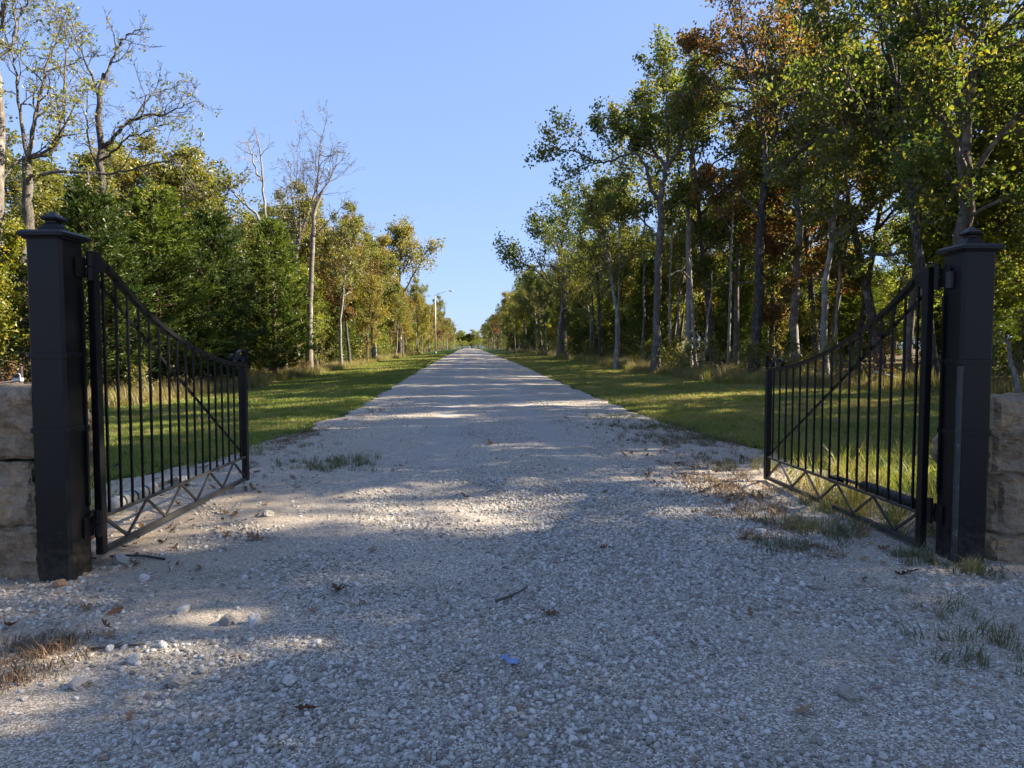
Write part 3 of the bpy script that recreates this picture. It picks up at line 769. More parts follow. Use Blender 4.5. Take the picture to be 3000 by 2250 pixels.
# ------------------------------------------------------------------ trees
class Tree:
    def __init__(s, seed):
        s.r = np.random.default_rng(seed); s.wood = {0: [], 1: []}; s.anch = []
    def poly(s, P, rad, n, lev):
        s.wood[min(lev, 1)].append((np.array(P), np.array(rad), n))
    def grow(s, p, d, L, r, lev, pr):
        n = pr['n'][lev]; P = [np.array(p, float)]; d = np.array(d, float); D = [d]
        for i in range(n):
            d = d + s.r.normal(0, pr['wig'][lev], 3) + np.array([0, 0, pr['up'][lev]])
            d = d / np.linalg.norm(d); P.append(P[-1] + d * L / n); D.append(d)
        t = np.linspace(0, 1, n + 1); rad = np.maximum(r * (1 - (1 - pr['tip'][lev]) * t), pr.get('rmin', .006))
        if lev == 0: rad = rad * (1 + .45 * np.exp(-t * L / .35))
        s.poly(P, rad, pr['sides'][lev], lev)
        s.children(P, D, rad, L, lev, pr)
    def children(s, P, D, rad, L, lev, pr, t0=None, k=None, prof=None):
        last = pr['last']
        if lev >= pr['leaf']: s.anch.append((np.array(P), lev))
        if lev >= last: return
        n = len(P) - 1
        k = k if k is not None else pr['k'][lev]; k = max(1, int(round(k * s.r.uniform(.8, 1.2))))
        t0 = pr['t0'][lev] if t0 is None else t0
        az = s.r.random() * 6.28
        for j in range(k):
            t = t0 + (1 - t0) * (j + s.r.random() * .8 + .1) / k
            f = t * n; i = min(int(f), n - 1); w = f - i
            p = P[i] * (1 - w) + P[i + 1] * w; d = D[min(i + 1, n)]; rr = rad[i] * (1 - w) + rad[i + 1] * w
            az += 2.4 + s.r.normal(0, .5)
            ref = np.array([1., 0, 0]) if abs(d[2]) > .8 else np.array([0, 0, 1.])
            a = np.cross(d, ref); a /= np.linalg.norm(a); b = np.cross(d, a)
            ang = pr['ang'][lev] * s.r.uniform(.75, 1.25)
            if lev == 0: ang = ang * (1.25 - .65 * t)
            c = d * math.cos(ang) + (a * math.cos(az) + b * math.sin(az)) * math.sin(ang)
            if lev == 0:
                u = (t - t0) / (1 - t0); pf = pr['prof'](u)
                cl = pr['R'] * pf * s.r.uniform(.7, 1.25)
            else: cl = L * pr['ratio'][lev] * (1.15 - .55 * t) * s.r.uniform(.7, 1.3)
            if cl < .12: continue
            s.grow(p, c, cl, min(rr * .62, .035 * cl + .012), lev + 1, pr)
        if lev > 0 or True:
            # leader continues as a twig
            if lev + 1 <= last: s.grow(P[-1], D[-1], L * .22 if lev else pr['R'] * .5, rad[-1], lev + 1, pr)
    def guide(s, pts, r0, r1, lev, pr, k=None, t0=.3, sides=7, jit=.03):
        """a limb drawn by hand, refined with a spline; grows its own side branches"""
        pts = np.array(pts, float); m = len(pts); P = []
        ext = np.vstack([2 * pts[0] - pts[1], pts, 2 * pts[-1] - pts[-2]])
        for i in range(m - 1):
            a, b, c, d = ext[i:i + 4]
            for t in np.linspace(0, 1, 4, endpoint=False):
                P.append(.5 * (2 * b + (c - a) * t + (2 * a - 5 * b + 4 * c - d) * t * t + (3 * b - a - 3 * c + d) * t ** 3))
        P.append(pts[-1]); P = np.array(P)
        L = np.linalg.norm(np.diff(P, axis=0), axis=1).sum()
        P[1:-1] += s.r.normal(0, jit, (len(P) - 2, 3))
        D = np.gradient(P, axis=0); D /= np.linalg.norm(D, axis=1)[:, None]
        t = np.linspace(0, 1, len(P)); rad = r0 + (r1 - r0) * t ** .8
        if lev == 0: rad = rad * (1 + .45 * np.exp(-t * L / .4))
        s.poly(P, rad, sides, lev)
        if k != 0: s.children(list(P), list(D), rad, L, max(lev, 1), pr, t0, k)
    def wood_mesh(s, which, name, mat):
        V = []; F = []; o = 0
        for P, r, n in s.wood[which]:
            v, f = tube_arrays(P, r, n); V.append(v); F.append(f + o); o += len(v)
        if not V: return None
        return np_mesh(name, np.vstack(V), np.vstack(F), mat)
    def leaf_mesh(s, name, mat, per, size, sig, keep=1.0, upb=.5, shift=0.0, tw=.35):
        C_ = []; base = []
        for P, lev in s.anch:
            if s.r.random() > keep: continue
            m = max(1, int(per * s.r.uniform(.6, 1.4)))
            t = s.r.random(m) ** .7 * (len(P) - 1); i = np.minimum(t.astype(int), len(P) - 2); w = (t - i)[:, None]
            c = P[i] * (1 - w) + P[i + 1] * w + s.r.normal(0, sig, (m, 3)); C_.append(c)
            base.append(np.full(m, np.clip(s.r.normal(.38 + shift, tw * .5), 0, 1)))
        c = np.vstack(C_); base = np.concatenate(base); n = len(c)
        tint = np.clip(base + s.r.normal(0, tw * .45, n), 0, 1)
        nn = s.r.normal(0, 1, (n, 3)) + np.array([0, 0, upb]); nn /= np.linalg.norm(nn, axis=1)[:, None]
        tn = np.cross(nn, s.r.normal(0, 1, (n, 3))); tn /= np.linalg.norm(tn, axis=1)[:, None] + 1e-9
        bn = np.cross(nn, tn)
        l = (size * s.r.uniform(.65, 1.3, n))[:, None]; w = l * s.r.uniform(.5, .75, n)[:, None]
        fold = nn * l * .12
        V = np.stack([c - tn * l * .5, c + bn * w * .5 + fold + tn * l * .08, c + tn * l * .5, c - bn * w * .5 + fold + tn * l * .08], 1).reshape(-1, 3)
        return np_mesh(name, V, np.arange(4 * n).reshape(-1, 4), mat, False, tint)

def prof_oak(u): return (math.sin(math.pi * min(.08 + u * .92, 1)) ** .7) * (1.05 - .35 * u) + .08
def prof_tall(u): return (math.sin(math.pi * min(.12 + u * .88, 1)) ** .6) * (1 - .3 * u) + .1
def base_par(**k):
    p = dict(n=[11, 7, 5, 4], wig=[.07, .17, .22, .28], up=[.04, .07, .05, .04], tip=[.22, .3, .35, .5], sides=[8, 6, 4, 3], k=[15, 8, 6, 0],
             t0=[.38, .22, .2, 0], ang=[1.05, .85, .8, .7], ratio=[0, .48, .42, .4], R=4.2, prof=prof_oak, last=3, leaf=2)
    p.update(k); return p

PROTO = {}
def proto(key, T, bark, leafmat, per=0, size=.2, sig=.2, **k):
    PROTO[key] = dict(trunk=T.wood_mesh(0, 'trunk', M[bark]), branches=T.wood_mesh(1, 'branches', M[bark]),
                      crown=T.leaf_mesh('crown', M[leafmat], per, size, sig, **k) if per else None)

def std_tree(key, seed, H, r, bark, leafmat, per, size, sig, par, lean=.04, **k):
    T = Tree(seed)
    d = np.array([T.r.normal(0, lean), T.r.normal(0, lean), 1.]); d /= np.linalg.norm(d)
    T.grow((0, 0, -.15), d, H * .86, r, 0, par)
    proto(key, T, bark, leafmat, per, size, sig, **k)

std_tree('oak_a', 1, 15, .20, 'bark', 'oak', 14, .19, .17, base_par())
std_tree('oak_b', 2, 16, .22, 'darkbark', 'oak', 14, .19, .17, base_par(R=4.8, t0=[.45, .25, .2, 0], k=[13, 8, 6, 0]))
std_tree('oak_c', 3, 14, .16, 'bark', 'olive', 11, .19, .16, base_par(R=3.4, t0=[.34, .2, .2, 0], prof=prof_tall, ang=[.9, .8, .8, .7]))
std_tree('oak_d', 4, 15.5, .19, 'palebark', 'olive', 10, .19, .16, base_par(R=4.0, t0=[.48, .25, .2, 0], k=[12, 8, 6, 0]))
std_tree('gold_a', 5, 12, .13, 'bark', 'gold', 11, .18, .18, base_par(R=3.0, t0=[.25, .2, .2, 0], prof=prof_tall))
std_tree('rust_a', 6, 14, .18, 'darkbark', 'rust', 11, .19, .18, base_par(R=3.8, t0=[.36, .2, .2, 0]))
std_tree('lime_a', 7, 8, .08, 'bark', 'lime', 14, .17, .16, base_par(R=2.4, t0=[.16, .2, .2, 0], k=[13, 7, 5, 0], prof=prof_tall))
std_tree('bare_a', 8, 15, .17, 'palebark', 'olive', 2, .14, .1, base_par(R=3.2, t0=[.42, .2, .15, .1], k=[13, 8, 6, 0], ang=[.7, .7, .7, .7], rmin=.009), keep=.35)
std_tree('bare_b', 9, 14, .15, 'deadwood', 'olive', 1, .12, .1, base_par(R=2.8, t0=[.5, .2, .15, .1], k=[11, 8, 5, 0], ang=[.55, .6, .7, .7], rmin=.009), keep=.1)
std_tree('sapling_a', 10, 5, .035, 'bark', 'lime', 7, .14, .12, base_par(R=1.3, t0=[.15, .2, .2, 0], k=[11, 5, 3, 0], prof=prof_tall, last=2, leaf=1))
std_tree('sapling_b', 11, 4, .03, 'bark', 'gold', 7, .13, .12, base_par(R=1.2, t0=[.2, .2, .2, 0], k=[10, 5, 3, 0], prof=prof_tall, last=2, leaf=1))
std_tree('shrub_a', 12, 1.6, .02, 'bark', 'olive', 8, .09, .07, base_par(R=.8, t0=[.05, .1, .2, 0], k=[14, 5, 3, 0], last=2, leaf=1, rmin=.003))
std_tree('shrub_b', 13, 1.4, .02, 'bark', 'oak', 9, .09, .07, base_par(R=.9, t0=[.05, .1, .2, 0], k=[15, 5, 3, 0], last=2, leaf=1, rmin=.003))
std_tree('shrub_c', 14, 1.5, .02, 'darkbark', 'rust', 6, .08, .07, base_par(R=.7, t0=[.05, .1, .2, 0], k=[14, 5, 3, 0], last=2, leaf=1, rmin=.003))

def cedar(key, seed, H, Rm, nb=170, per=70, low=.06, size=.26):
    T = Tree(seed); r = T.r
    T.poly([(0, 0, -.1), (.05, .03, H * .3), (-.04, .05, H * .6), (0, 0, H * .97)], [.028 * H * .5, .02 * H * .5, .012 * H * .5, .01], 7, 0)
    C_ = []; DD = []; B = []
    lob = r.random(3) * 6.28
    up = np.array([0, 0, 1.])
    for i in range(nb):
        u = (i + r.random()) / nb; z = H * (low + (1 - low) * u)
        az = i * 2.4 + r.normal(0, .35)
        R_ = Rm * (1 - u ** 1.7) ** .8 * (.70 + .20 * math.sin(2 * az + lob[0] + 4 * u) + .12 * math.sin(5 * az + lob[1] + 7 * u) + r.normal(0, .2)) + .15
        if u < .12: R_ *= .55 + 3.5 * u
        R_ = max(R_, .15)
        rise = (.15 + .8 * u) * R_ * r.uniform(.6, 1.3)
        d = np.array([math.cos(az), math.sin(az), 0]); e = np.array([-d[1], d[0], 0])
        q = np.linspace(0, 1, 5)[:, None]
        P = np.array([0, 0, z]) + d * R_ * q + up * (rise * q ** 1.4)
        T.poly(P, np.linspace(.012 + .012 * R_, .004, 5), 3, 1)
        npl = max(3, int(per * (.3 + .7 * R_ / Rm)))
        for k in range(npl):
            t = 1 - .85 * r.random() ** 1.5
            c0 = np.array([0, 0, z]) + d * R_ * t + up * (rise * t ** 1.4) + e * r.normal(0, .22 * R_ * (1.1 - t) + .06) + r.normal(0, .05, 3)
            ax = d * r.uniform(.3, .9) + up * r.uniform(.1, .9) + e * r.normal(0, .55); ax /= np.linalg.norm(ax)
            Lp = r.uniform(.25, .55); m = 17
            w = r.random(m)[:, None]
            rad = r.normal(0, 1, (m, 3))
            C_.append(c0 + ax * Lp * w + rad * .045 * (1 - .6 * w))
            DD.append(ax * (.5 + .6 * w) + rad * .42)
            B.append(np.full(m, np.clip(r.normal(.36, .2), 0, 1)) + w[:, 0] * .22)
    c = np.vstack(C_); tn = np.vstack(DD); tn /= np.linalg.norm(tn, axis=1)[:, None]; n = len(c)
    tint = np.clip(np.concatenate(B) + r.normal(0, .1, n), 0, 1)
    bn = np.cross(tn, r.normal(0, 1, (n, 3))); bn /= np.linalg.norm(bn, axis=1)[:, None]
    l = (size * r.uniform(.6, 1.35, n))[:, None]; w = l * .13
    V = np.stack([c - tn * l * .4, c + bn * w, c + tn * l * .6, c - bn * w], 1).reshape(-1, 3)
    PROTO[key] = dict(trunk=T.wood_mesh(0, 'trunk', M['cedarbark']), branches=T.wood_mesh(1, 'branches', M['cedarbark']),
                      crown=np_mesh('crown', V, np.arange(4 * n).reshape(-1, 4), M['cedar'], False, tint))
cedar('cedar_a', 21, 8.0, 2.3, 230, 16, size=.17)
cedar('cedar_b', 22, 8.5, 1.9, 220, 14, size=.17)
cedar('cedar_c', 23, 7.0, 1.7, 170, 13, size=.16)
cedar('cedar_d', 24, 3.6, 1.1, 100, 9, .04, .14)

def plant(key, x, y, h=1.0, rz=None, label=None, cat='tree', group=None, name='oak_tree', leaf=None, wide=None, bark=None):
    pr = PROTO[key]
    rz = random.random() * 6.283 if rz is None else rz
    o = empty(name, (x, y, gz(x, y) - .04), rz)
    w = wide or h
    o.scale = (w, w, h)
    tag(o, label, cat, group)
    for part in ('trunk', 'branches', 'crown'):
        me = pr[part]
        if me is None: continue
        c = bpy.data.objects.new(part, me); link(c, o)
        if part == 'crown' and leaf:
            c.material_slots[0].link = 'OBJECT'; c.material_slots[0].material = M[leaf]
        if part != 'crown' and bark:
            c.material_slots[0].link = 'OBJECT'; c.material_slots[0].material = M[bark]
    return o

def ix(px, D): return (px - 1106) / 1475 * D          # metres right of the axis for a bearing read off the photograph at depth D

# hand-drawn individual trees: limbs given in metres (right, up) in a plane, with depth wobble
def hero(name, label, D, px, limbs, bark, leafmat, per, size, sig, par, seed, group=None, cat='tree', **k):
    x0 = ix(px, D); zb = gz(x0, D)
    T = Tree(seed)
    for (pts, r0, r1, lev, kk, t0) in limbs:
        P = []; yy = 0.0
        for i, (a, b) in enumerate(pts):
            X = ix(a, D) - x0; Z = 1.6 + (753 - b) / 1475 * D - zb
            if isinstance(lev, tuple): depth = lev[1] * i / max(1, len(pts) - 1)
            else: depth = T.r.normal(0, .12) if i else 0
            P.append((X, depth, Z))
        T.guide(P, r0, r1, lev[0] if isinstance(lev, tuple) else lev, par, kk, t0)
    o = empty(name, (x0, D, zb - .03))
    tag(o, label, cat, group)
    for which, nm in ((0, 'trunk'), (1, 'branches')):
        me = T.wood_mesh(which, nm, M[bark])
        if me: link(bpy.data.objects.new(nm, me), o)
    if per: link(bpy.data.objects.new('crown', T.leaf_mesh('crown', M[leafmat], per, size, sig, **k)), o)
    return o

hp = base_par(R=3, k=[0, 8, 6, 0], last=3, leaf=2, ratio=[0, .38, .45, .4], ang=[1, .8, .75, .7])
bp = base_par(k=[0, 7, 5, 3], last=4, leaf=3, n=[11, 7, 6, 5, 4], wig=[.07, .24, .27, .28, .3], up=[.04, .06, .06, .05, .04], tip=[.3] * 5, sides=[8, 6, 4, 3, 3],
              t0=[.3, .25, .2, .15, 0], ang=[1, .75, .7, .65, .6], ratio=[0, .42, .45, .45, .4], rmin=.008)

# right of the road
hero('oak_tree', 'tall green oak on the right lawn edge with one long limb reaching towards the road', 34, 1416, [
    ([(1416, 802), (1418, 650), (1420, 500), (1426, 415), (1436, 365)], .215, .13, 0, 0, 0),
    ([(1436, 365), (1455, 335), (1463, 300), (1472, 250), (1478, 200)], .12, .03, (1, -1.5), 13, .2),
    ([(1436, 365), (1418, 338), (1402, 305), (1394, 270), (1390, 215)], .11, .03, (1, 1.2), 13, .2),
    ([(1436, 365), (1440, 300), (1436, 240), (1432, 160), (1431, 130)], .08, .02, (1, .5), 11, .3),
    ([(1424, 440), (1402, 415), (1388, 370), (1372, 344), (1340, 347), (1308, 362), (1268, 354), (1232, 342), (1200, 340)], .12, .02, (1, -.8), 9, .45),
    ([(1402, 310), (1380, 290), (1350, 280), (1310, 262)], .07, .02, (1, 1.6), 9, .25),
    ([(1463, 300), (1490, 270), (1520, 240), (1540, 200)], .06, .02, (1, 1.5), 9, .25),
    ([(1421, 480), (1440, 455), (1470, 430), (1500, 400)], .07, .02, (1, 1.8), 7, .3),
    ([(1420, 520), (1400, 480), (1370, 450), (1340, 430)], .07, .02, (1, 2.0), 9, .3)], 'bark', 'oak', 24, .17, .15, hp, 101)
hero('dead_tree', 'pale grey dead trunk with peeling bark beside the tall oak, forked at the top', 36, 1488, [
    ([(1486, 792), (1487, 640), (1485, 480), (1490, 340)], .21, .11, 0, 0, 0),
    ([(1490, 345), (1480, 305), (1466, 265), (1460, 220)], .09, .03, (1, .6), 6, .3),
    ([(1490, 345), (1503, 300), (1512, 255), (1525, 200)], .09, .03, (1, -.8), 6, .3),
    ([(1486, 600), (1470, 585), (1450, 592), (1436, 600)], .05, .02, (0, -.4), 0, .5)], 'deadwood', 'oak', 5, .18, .16, hp, 102, keep=.45)
hero('dead_tree', 'thin leaning dead pole right beside the pale grey dead trunk', 35.5, 1506, [
    ([(1506, 796), (1497, 700), (1490, 620), (1484, 545)], .09, .04, 0, 0, .6)], 'deadwood', 'oak', 0, .2, .2, bp, 103)
for px, D, lean, lab in ((1572, 34, 6, 'straight thin grey trunk left of the dark barked oak'), (1448, 40, -4, 'thin grey pole trunk between the tall oak and the pale dead trunk'), (1385, 44, 5, 'slender grey trunk just left of the tall oak'), (1338, 48, -3, 'second slender grey trunk left of the tall oak'), (1800, 31, 8, 'slender grey trunk seen through the middle of the right gate leaf')):
    hero('slim_tree', lab, D, px, [([(px, 753 + 1475 * 1.3 / D + 5), (px + lean, 640), (px + lean * .6, 520), (px + lean * 1.8, 400)], .085, .035, 0, 0, 0), ([(px + lean * 1.8, 402), (px + lean * 2.5 + 6, 330), (px + lean * 2, 260)], .035, .015, (1, .5), 9, .1), ([(px + lean * .6, 500), (px - 20, 450), (px - 30, 400)], .025, .012, (1, .8), 7, .2)], 'palebark', 'olive', 16, .17, .16, hp, int(px))
hero('dead_tree', 'slim pale sapling trunk leaning right between the dead trunk and the dark oak', 33, 1516, [
    ([(1517, 792), (1528, 700), (1533, 640), (1535, 585)], .055, .02, 0, 0, .5)], 'deadwood', 'oak', 0, .2, .2, bp, 104)
hero('oak_tree', 'dark barked oak leaning slightly right, left of the open right gate leaf', 30, 1630, [
    ([(1628, 818), (1635, 650), (1642, 500), (1648, 395)], .235, .17, 0, 0, 0),
    ([(1648, 395), (1642, 280), (1618, 160), (1590, 60), (1570, -40)], .14, .03, (1, .8), 19, .2),
    ([(1648, 395), (1664, 300), (1690, 180), (1710, 60), (1700, -40)], .12, .03, (1, -.6), 19, .2),
    ([(1646, 400), (1690, 360), (1720, 330), (1790, 282), (1850, 250), (1910, 205), (1960, 190)], .13, .03, (1, -2.2), 9, .45),
    ([(1640, 480), (1610, 430), (1570, 400), (1530, 390)], .08, .02, (1, 1.0), 9, .3),
    ([(1618, 160), (1570, 130), (1530, 100), (1500, 90)], .06, .02, (1, .6), 9, .2)], 'darkbark', 'rust', 24, .16, .16, hp, 105, shift=-.04, tw=.55)
hero('oak_tree', 'rusty orange oak with a pale lichen-spotted trunk seen above the right gate leaf', 33, 1720, [
    ([(1717, 806), (1716, 650), (1721, 500), (1714, 380), (1722, 280)], .215, .12, 0, 0, 0),
    ([(1722, 280), (1735, 180), (1750, 80), (1760, -40)], .11, .03, (1, .6), 19, .15),
    ([(1714, 380), (1690, 300), (1672, 210), (1655, 110)], .09, .03, (1, 1.0), 17, .2),
    ([(1720, 420), (1760, 370), (1790, 300), (1810, 220)], .08, .02, (1, .8), 17, .2),
    ([(1718, 560), (1745, 520), (1780, 500), (1810, 490)], .05, .02, (1, -1.2), 9, .25),
    ([(1717, 600), (1690, 560), (1660, 545), (1635, 540)], .05, .02, (1, -1.0), 9, .25),
    ([(1717, 690), (1690, 660), (1665, 655), (1640, 680)], .04, .015, (1, -1.4), 6, .25),
    ([(1718, 650), (1740, 610), (1775, 590), (1800, 600)], .04, .015, (1, -1.4), 8, .25)], 'palebark', 'rust', 24, .16, .16, hp, 106, tw=.55)
hero('oak_tree', 'round crowned oak with forked dark trunk midway along the right lawn edge', 68, 1216, [
    ([(1217, 771), (1216, 700), (1215, 640), (1217, 600)], .42, .25, 0, 0, 0),
    ([(1217, 610), (1212, 540), (1218, 480), (1222, 440)], .2, .03, (1, .6), 15, .15),
    ([(1216, 650), (1190, 620), (1160, 590), (1125, 570), (1098, 550)], .16, .03, (1, -1.0), 12, .3),
    ([(1217, 620), (1235, 580), (1250, 530), (1255, 480)], .15, .03, (1, 1.0), 12, .2),
    ([(1216, 640), (1250, 610), (1280, 590), (1305, 585)], .13, .03, (1, -1.5), 11, .3),
    ([(1212, 560), (1190, 530), (1175, 500), (1160, 490)], .11, .03, (1, -.5), 11, .2)], 'darkbark', 'oak', 17, .26, .30, hp, 107)
hero('oak_tree', 'big near oak whose heavy limbs spread across the upper right corner', 19.5, 2076, [
    ([(2085, 880), (2080, 620), (2076, 420), (2070, 300)], .24, .18, 0, 0, 0),
    ([(2072, 330), (2040, 190), (2000, 150), (1930, 120), (1880, 80), (1840, 30), (1800, -60)], .12, .03, (1, -2.5), 13, .25),
    ([(2070, 300), (2090, 150), (2130, 0), (2150, -150)], .12, .03, (1, .5), 13, .2),
    ([(2074, 380), (2010, 300), (1950, 250), (1900, 170)], .09, .03, (1, -1.4), 12, .25),
    ([(2074, 400), (2130, 300), (2190, 240), (2260, 200)], .09, .03, (1, -1.0), 12, .25),
    ([(2076, 440), (2010, 410), (1940, 400), (1870, 420)], .07, .02, (1, -2.2), 11, .25),
    ([(2076, 470), (2130, 440), (2190, 430), (2260, 450)], .07, .02, (1, -2.0), 11, .25),
    ([(2070, 300), (2030, 120), (2000, 0), (1980, -120)], .1, .03, (1, 1.0), 12, .25)], 'bark', 'oak', 24, .14, .15, hp, 108, shift=.10, tw=.5)
hero('dead_tree', 'short pale broken stem leaning behind the right stone wall', 13, 2206, [
    ([(2214, 880), (2200, 800), (2188, 750), (2172, 722)], .05, .025, 0, 0, 0)], 'palebark', 'oak', 0, .2, .2, bp, 109)

# left of the road
hero('oak_tree', 'half dead tall oak at the left picture edge with a snapped limb near its top', 25, 12, [
    ([(4, 860), (8, 620), (13, 420), (18, 260), (20, 130)], .26, .13, 0, 0, 0),
    ([(20, 140), (16, 90), (22, 40), (24, -40)], .08, .03, (1, .5), 7, .3),
    ([(20, 140), (48, 110), (56, 60), (80, 10), (90, -40)], .06, .02, (1, .3), 7, .3),
    ([(18, 60), (34, 48), (48, 32)], .06, .05, (1, -.2), 0, 0),
    ([(15, 330), (-20, 250), (-40, 180)], .06, .02, (1, .6), 7, .3),
    ([(14, 400), (40, 350), (70, 330), (90, 300)], .05, .02, (1, .8), 7, .3)], 'bark', 'lime', 9, .13, .12, bp, 111, keep=.10)
hero('oak_tree', 'bare branched oak second from the left edge splitting into many upright stems', 26, 66, [
    ([(56, 850), (62, 640), (68, 470), (76, 345)], .25, .16, 0, 0, 0),
    ([(76, 345), (84, 270), (96, 190), (112, 110), (125, 60)], .10, .02, (1, .8), 9, .25),
    ([(76, 345), (70, 250), (72, 180), (60, 110)], .08, .02, (1, -.5), 9, .25),
    ([(78, 345), (120, 335), (140, 290), (150, 200), (160, 120), (168, 90)], .09, .02, (1, .3), 9, .3),
    ([(74, 350), (130, 336), (180, 290), (220, 250)], .07, .02, (1, -1.0), 8, .3),
    ([(72, 390), (130, 380), (200, 385), (270, 390), (330, 385), (400, 372), (445, 378)], .08, .02, (1, -1.5), 8, .35)], 'bark', 'lime', 9, .13, .12, bp, 112, keep=.13)
hero('oak_tree', 'nearly leafless oak with a long crooked limb reaching right against the sky', 30, 236, [
    ([(236, 840), (236, 600), (233, 450), (233, 330), (238, 240), (240, 170)], .24, .09, 0, 0, 0),
    ([(240, 190), (252, 150), (268, 110), (285, 85), (305, 70)], .07, .02, (1, .5), 9, .2),
    ([(236, 240), (222, 180), (208, 130), (196, 90)], .06, .02, (1, -.6), 9, .2),
    ([(234, 330), (262, 305), (292, 278), (330, 262), (372, 262), (405, 250), (440, 236)], .10, .015, (1, -.4), 11, .3),
    ([(292, 278), (330, 220), (345, 200), (370, 185)], .05, .015, (1, .8), 8, .3),
    ([(234, 350), (270, 335), (310, 310), (350, 308), (385, 290)], .06, .015, (1, -1.2), 8, .3),
    ([(233, 370), (200, 320), (190, 250), (185, 190)], .06, .02, (1, .8), 8, .3)], 'darkbark', 'olive', 7, .13, .12, bp, 113, keep=.08)
hero('dead_tree', 'slender bare grey tree at the left lawn edge with a fan of twigs on top', 44, 670, [
    ([(668, 806), (672, 700), (675, 600), (682, 490), (690, 440), (702, 415)], .24, .09, 0, 0, 0),
    ([(702, 415), (716, 390), (728, 365), (745, 345)], .05, .015, (1, .4), 9, .1),
    ([(690, 440), (694, 390), (690, 360), (698, 330)], .05, .015, (1, -.5), 9, .1),
    ([(686, 460), (672, 430), (660, 400), (655, 370)], .05, .015, (1, .5), 8, .2),
    ([(680, 520), (700, 500), (730, 470), (760, 450)], .045, .012, (1, -.8), 8, .2),
    ([(674, 640), (655, 640), (640, 630)], .03, .01, (1, -.6), 3, .3)], 'bark', 'olive', 0, .1, .1, bp, 114)
hero('dead_tree', 'tallest bare tree in the left woods with its thin top against the sky', 52, 640, [
    ([(640, 790), (642, 640), (645, 560), (650, 520)], .25, .15, 0, 0, 0),
    ([(650, 520), (668, 470), (685, 420), (693, 370), (697, 320), (705, 285)], .12, .02, (1, .3), 11, .25),
    ([(648, 530), (640, 470), (634, 420), (628, 370)], .09, .02, (1, .6), 10, .25),
    ([(648, 540), (655, 470), (652, 410), (655, 350)], .09, .02, (1, -.6), 10, .25),
    ([(697, 340), (712, 345), (730, 340), (742, 338)], .03, .012, (1, -.3), 4, .3)], 'bark', 'olive', 2, .16, .12, bp, 115, keep=.15)
hero('dead_tree', 'crooked dead snag with two stubby bare forks above the left cedars', 40, 582, [
    ([(590, 800), (590, 620), (586, 540), (580, 500)], .2, .12, 0, 0, 0),
    ([(580, 500), (562, 470), (540, 448), (522, 432), (508, 415), (497, 392)], .10, .03, (1, .4), 4, .4),
    ([(582, 500), (578, 440), (577, 395), (574, 350), (572, 320)], .09, .03, (1, -.3), 4, .4),
    ([(577, 395), (562, 380), (552, 350), (545, 330), (537, 310)], .07, .025, (1, .5), 4, .4)], 'deadwood', 'olive', 0, .1, .1, bp, 116)
hero('oak_tree', 'leafy oak on the left lawn edge with one dead branch poking out right', 90, 862, [
    ([(864, 771), (864, 700), (863, 650), (862, 620)], .38, .22, 0, 0, 0),
    ([(862, 630), (866, 570), (872, 530), (874, 505)], .18, .03, (1, .5), 15, .1),
    ([(862, 640), (842, 600), (828, 575), (820, 560)], .16, .03, (1, -.5), 12, .2),
    ([(863, 650), (885, 610), (902, 580), (915, 560), (930, 542)], .15, .03, (1, 1.0), 10, .15),
    ([(862, 600), (850, 560), (852, 530), (858, 510)], .14, .03, (1, 1.0), 12, .1)], 'darkbark', 'olive', 18, .30, .35, hp, 117)

# cedars on the left and in the right woods
CED = [(205, 24.5, 'cedar_a', .90, 1.15, 'broad dark green cedar right behind the left gate post'),
       (345, 28, 'cedar_b', .96, 1.35, 'feathery dark cedar rising over the curve of the left gate leaf'),
       (462, 31, 'cedar_a', .96, 1.1, 'tallest green cedar seen over the low end of the left gate leaf'),
       (592, 38, 'cedar_b', 1.0, 1.25, 'sunlit yellowish green cedar between the left gate leaf and the slender bare tree'),
       (280, 30, 'cedar_c', 1.0, 1.3, 'smaller cedar half hidden between two broad ones behind the left gate leaf'),
       (745, 62, 'cedar_c', 1.08, 1.4, 'narrow dark pointed cedar right of the slender bare tree')]
for px, D, key, h, w, lab in CED:
    plant(key, ix(px, D), D, h, leaf='darkcedar' if key in ('cedar_a', 'cedar_c') else None, label=lab, group='cedars along the left lawn', name='cedar_tree', wide=w)

taken = []
def free(x, y, d):
    if 8 < x < 27 and abs(y - (5.6 + .14 * (x + 2.9))) < 4.0: return False
    for a, b in taken:
        if (a - x) ** 2 + (b - y) ** 2 < d * d: return False
    taken.append((x, y)); return True
for o in list(C.objects):
    if o.get('category') == 'tree': taken.append((o.location.x, o.location.y))

KIND = {'oak_a': ('oak_tree', 'green oak'), 'oak_b': ('oak_tree', 'dark trunked green oak'), 'oak_c': ('oak_tree', 'slim olive oak'), 'oak_d': ('oak_tree', 'pale trunked olive oak'),
        'gold_a': ('hickory_tree', 'golden leaved tree'), 'rust_a': ('oak_tree', 'rust coloured oak'), 'lime_a': ('young_tree', 'young yellow green tree'),
        'bare_a': ('bare_tree', 'nearly bare pale tree'), 'bare_b': ('bare_tree', 'bare grey tree'), 'sapling_a': ('sapling', 'lime green sapling'), 'sapling_b': ('sapling', 'golden sapling'),
        'cedar_a': ('cedar_tree', 'full dark cedar'), 'cedar_b': ('cedar_tree', 'slim dark cedar'), 'cedar_c': ('cedar_tree', 'small pointed cedar'), 'cedar_d': ('cedar_tree', 'bushy low cedar'),
        'shrub_a': ('shrub', 'olive shrub'), 'shrub_b': ('shrub', 'green shrub'), 'shrub_c': ('shrub', 'reddish brown shrub')}
